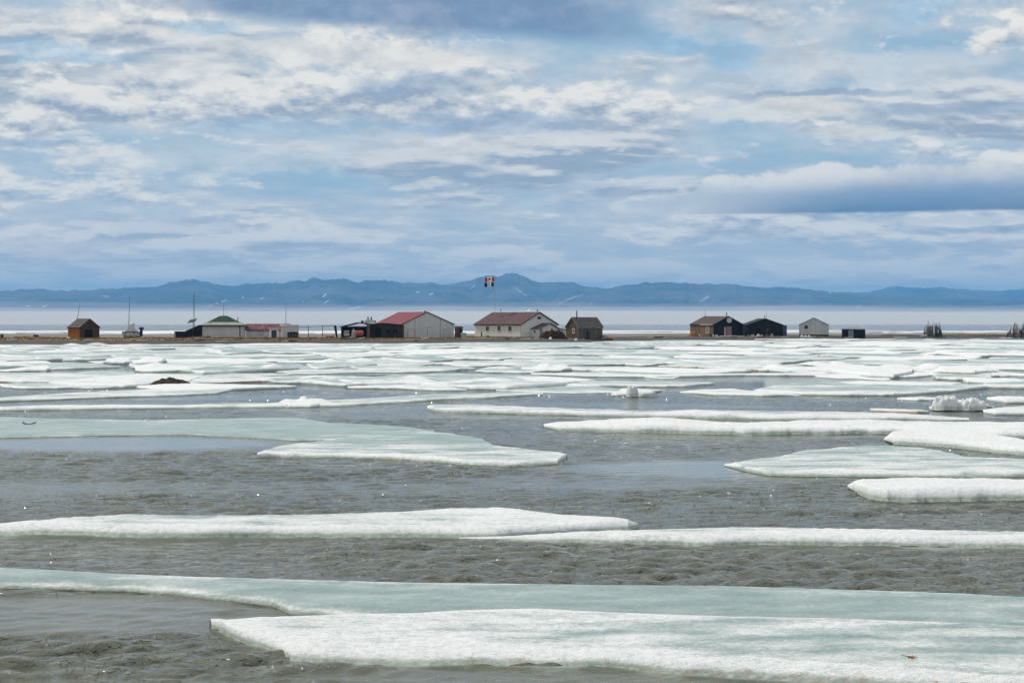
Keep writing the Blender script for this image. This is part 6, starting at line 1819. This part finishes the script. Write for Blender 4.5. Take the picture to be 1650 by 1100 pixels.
# dark posts, crates and lumps at the left end of the spit
for (px, dd, w0, h0, lab) in ((3, 372, 0.26, 0.75, 'dark square post at the far left end of the spit'), (58, 370, 0.45, 0.58, 'dark crate standing on the grass left of the small brown hut')):
    q = at(px, dd); b = MB(); b.prism([(-w0, 0), (w0, 0), (w0, h0), (-w0 * 0.9, h0 + 0.05)], 'y', -w0 * 0.8, w0 * 0.8); b.box(-w0 * 1.2, w0 * 1.2, -w0 * 0.9, w0 * 0.9, h0 + 0.052, h0 + 0.12)
    o = b.build('crate' if px > 20 else 'post', M['dark_wood']); o.location = (q.x, q.y, GRDZ(q.x, q.y) - 0.04); tag(o, lab, 'crate' if px > 20 else 'post')
q = at(110.5, 362.0)
o = lumpy('stone', q.x, q.y, GRDZ(q.x, q.y), 0.42, 0.35, 0.35, M['white_trim'], 77, 14); tag(o, 'pale rounded boulder on the shore below the small brown hut', 'boulder')

# driftwood cast up along the shore
dl = random.Random(61)
for k, (lim_, nm_) in enumerate(landmarks[1:-1]):
    pc = (landmarks[k][0] + lim_) / 2 if k else 20
    for q_, (tone_, mt) in enumerate((('pale', 'pale_wood'), ('dark', 'dark_driftwood'))):
        px = pc + dl.uniform(-28, 28); ln = dl.uniform(1.0, 2.6); r_ = dl.uniform(0.09, 0.17)
        sy = float(np.interp((px - 825) / FPX * 400, sh_x, sh_y)); dd = sy + dl.uniform(6, 12)
        x = (px - 825) / FPX * dd
        b = MB(); b.tube((-ln / 2, 0, 0), (0, 0.08, 0.05), r_, r_ * 0.9, 7); b.tube((0, 0.08, 0.05), (ln / 2, 0, dl.uniform(0, 0.25)), r_ * 0.9, r_ * 0.6, 7)
        o = b.build('driftwood_log', M[mt]); o.location = (x, dd, GRDZ(x, dd) + r_ * 0.7); o.rotation_euler = (0, 0, dl.uniform(-0.5, 0.5))
        tag(o, '%s stray driftwood log on the beach, %s' % (tone_, nm_), 'log', 'stray driftwood along the shore')

# beach litter: stones and scraps nobody could count
sr = random.Random(99)
b = MB()
for k in range(900):
    px = sr.uniform(-60, 1710); 
    sy = float(np.interp((px - 825) / FPX * 400, sh_x, sh_y))
    dd = sy + sr.uniform(2.0, 30.0)
    x = (px - 825) / FPX * dd; z = GRDZ(x, dd)
    r_ = sr.uniform(0.05, 0.16) * (1.8 if sr.random() < 0.06 else 1)
    pts_ = [(x + r_ * 1.4 * math.cos(a) * sr.uniform(.7, 1.2), dd + r_ * math.sin(a), z - 0.03) for a in (0, 1.25, 2.5, 3.8, 5.0)]
    b._add(pts_ + [(x + sr.uniform(-.3, .3) * r_, dd, z + r_ * sr.uniform(0.6, 1.2))], [(0, 1, 5), (1, 2, 5), (2, 3, 5), (3, 4, 5), (4, 0, 5)])
o = b.build('beach_stones', M['driftwood']); o['kind'] = 'stuff'
# tufts of dry grass
gr_ = np.random.default_rng(3)
n = 16000
px = gr_.uniform(-100, 860, n); sy = np.interp((px - 825) / FPX * 375, sh_x, sh_y); dd = sy + 8 + gr_.random(n) * 32
extra_ = gr_.uniform(1420, 1700, 3500); sy2 = np.interp((extra_ - 825) / FPX * 475, sh_x, sh_y); px = np.concatenate([px, extra_]); dd = np.concatenate([dd, sy2 + 8 + gr_.random(3500) * 22])
n = len(px); x = (px - 825) / FPX * dd
keep = fbm(x / 7.0, dd / 5.0, 3, 66) > -0.12
x = x[keep]; dd = dd[keep]; n = len(x)
z, _ = ground_z(x, dd)
hgt_ = gr_.uniform(0.10, 0.34, n); a = gr_.uniform(0, 6.28, n); w_ = gr_.uniform(0.05, 0.14, n); le = gr_.uniform(-0.1, 0.1, n)
v = np.stack([np.stack([x - w_ * np.cos(a), dd - w_ * np.sin(a), z - 0.02], -1), np.stack([x + w_ * np.cos(a), dd + w_ * np.sin(a), z - 0.02], -1), np.stack([x + le, dd + le, z + hgt_], -1)], 1).reshape(-1, 3)
gm, gt, gb_ = newmat('dry_grass')
link(gt, mixc(gt, noise(gt, pos(gt), 0.35, 4, 0.6).ss(0.35, 0.65), (0.28, 0.175, 0.05), (0.13, 0.095, 0.03)), gb_.inputs['Base Color']); gb_.inputs['Roughness'].default_value = 0.9
o = mesh_obj('dry_grass', v, np.arange(n * 3).reshape(-1, 3), gm); o['kind'] = 'stuff'
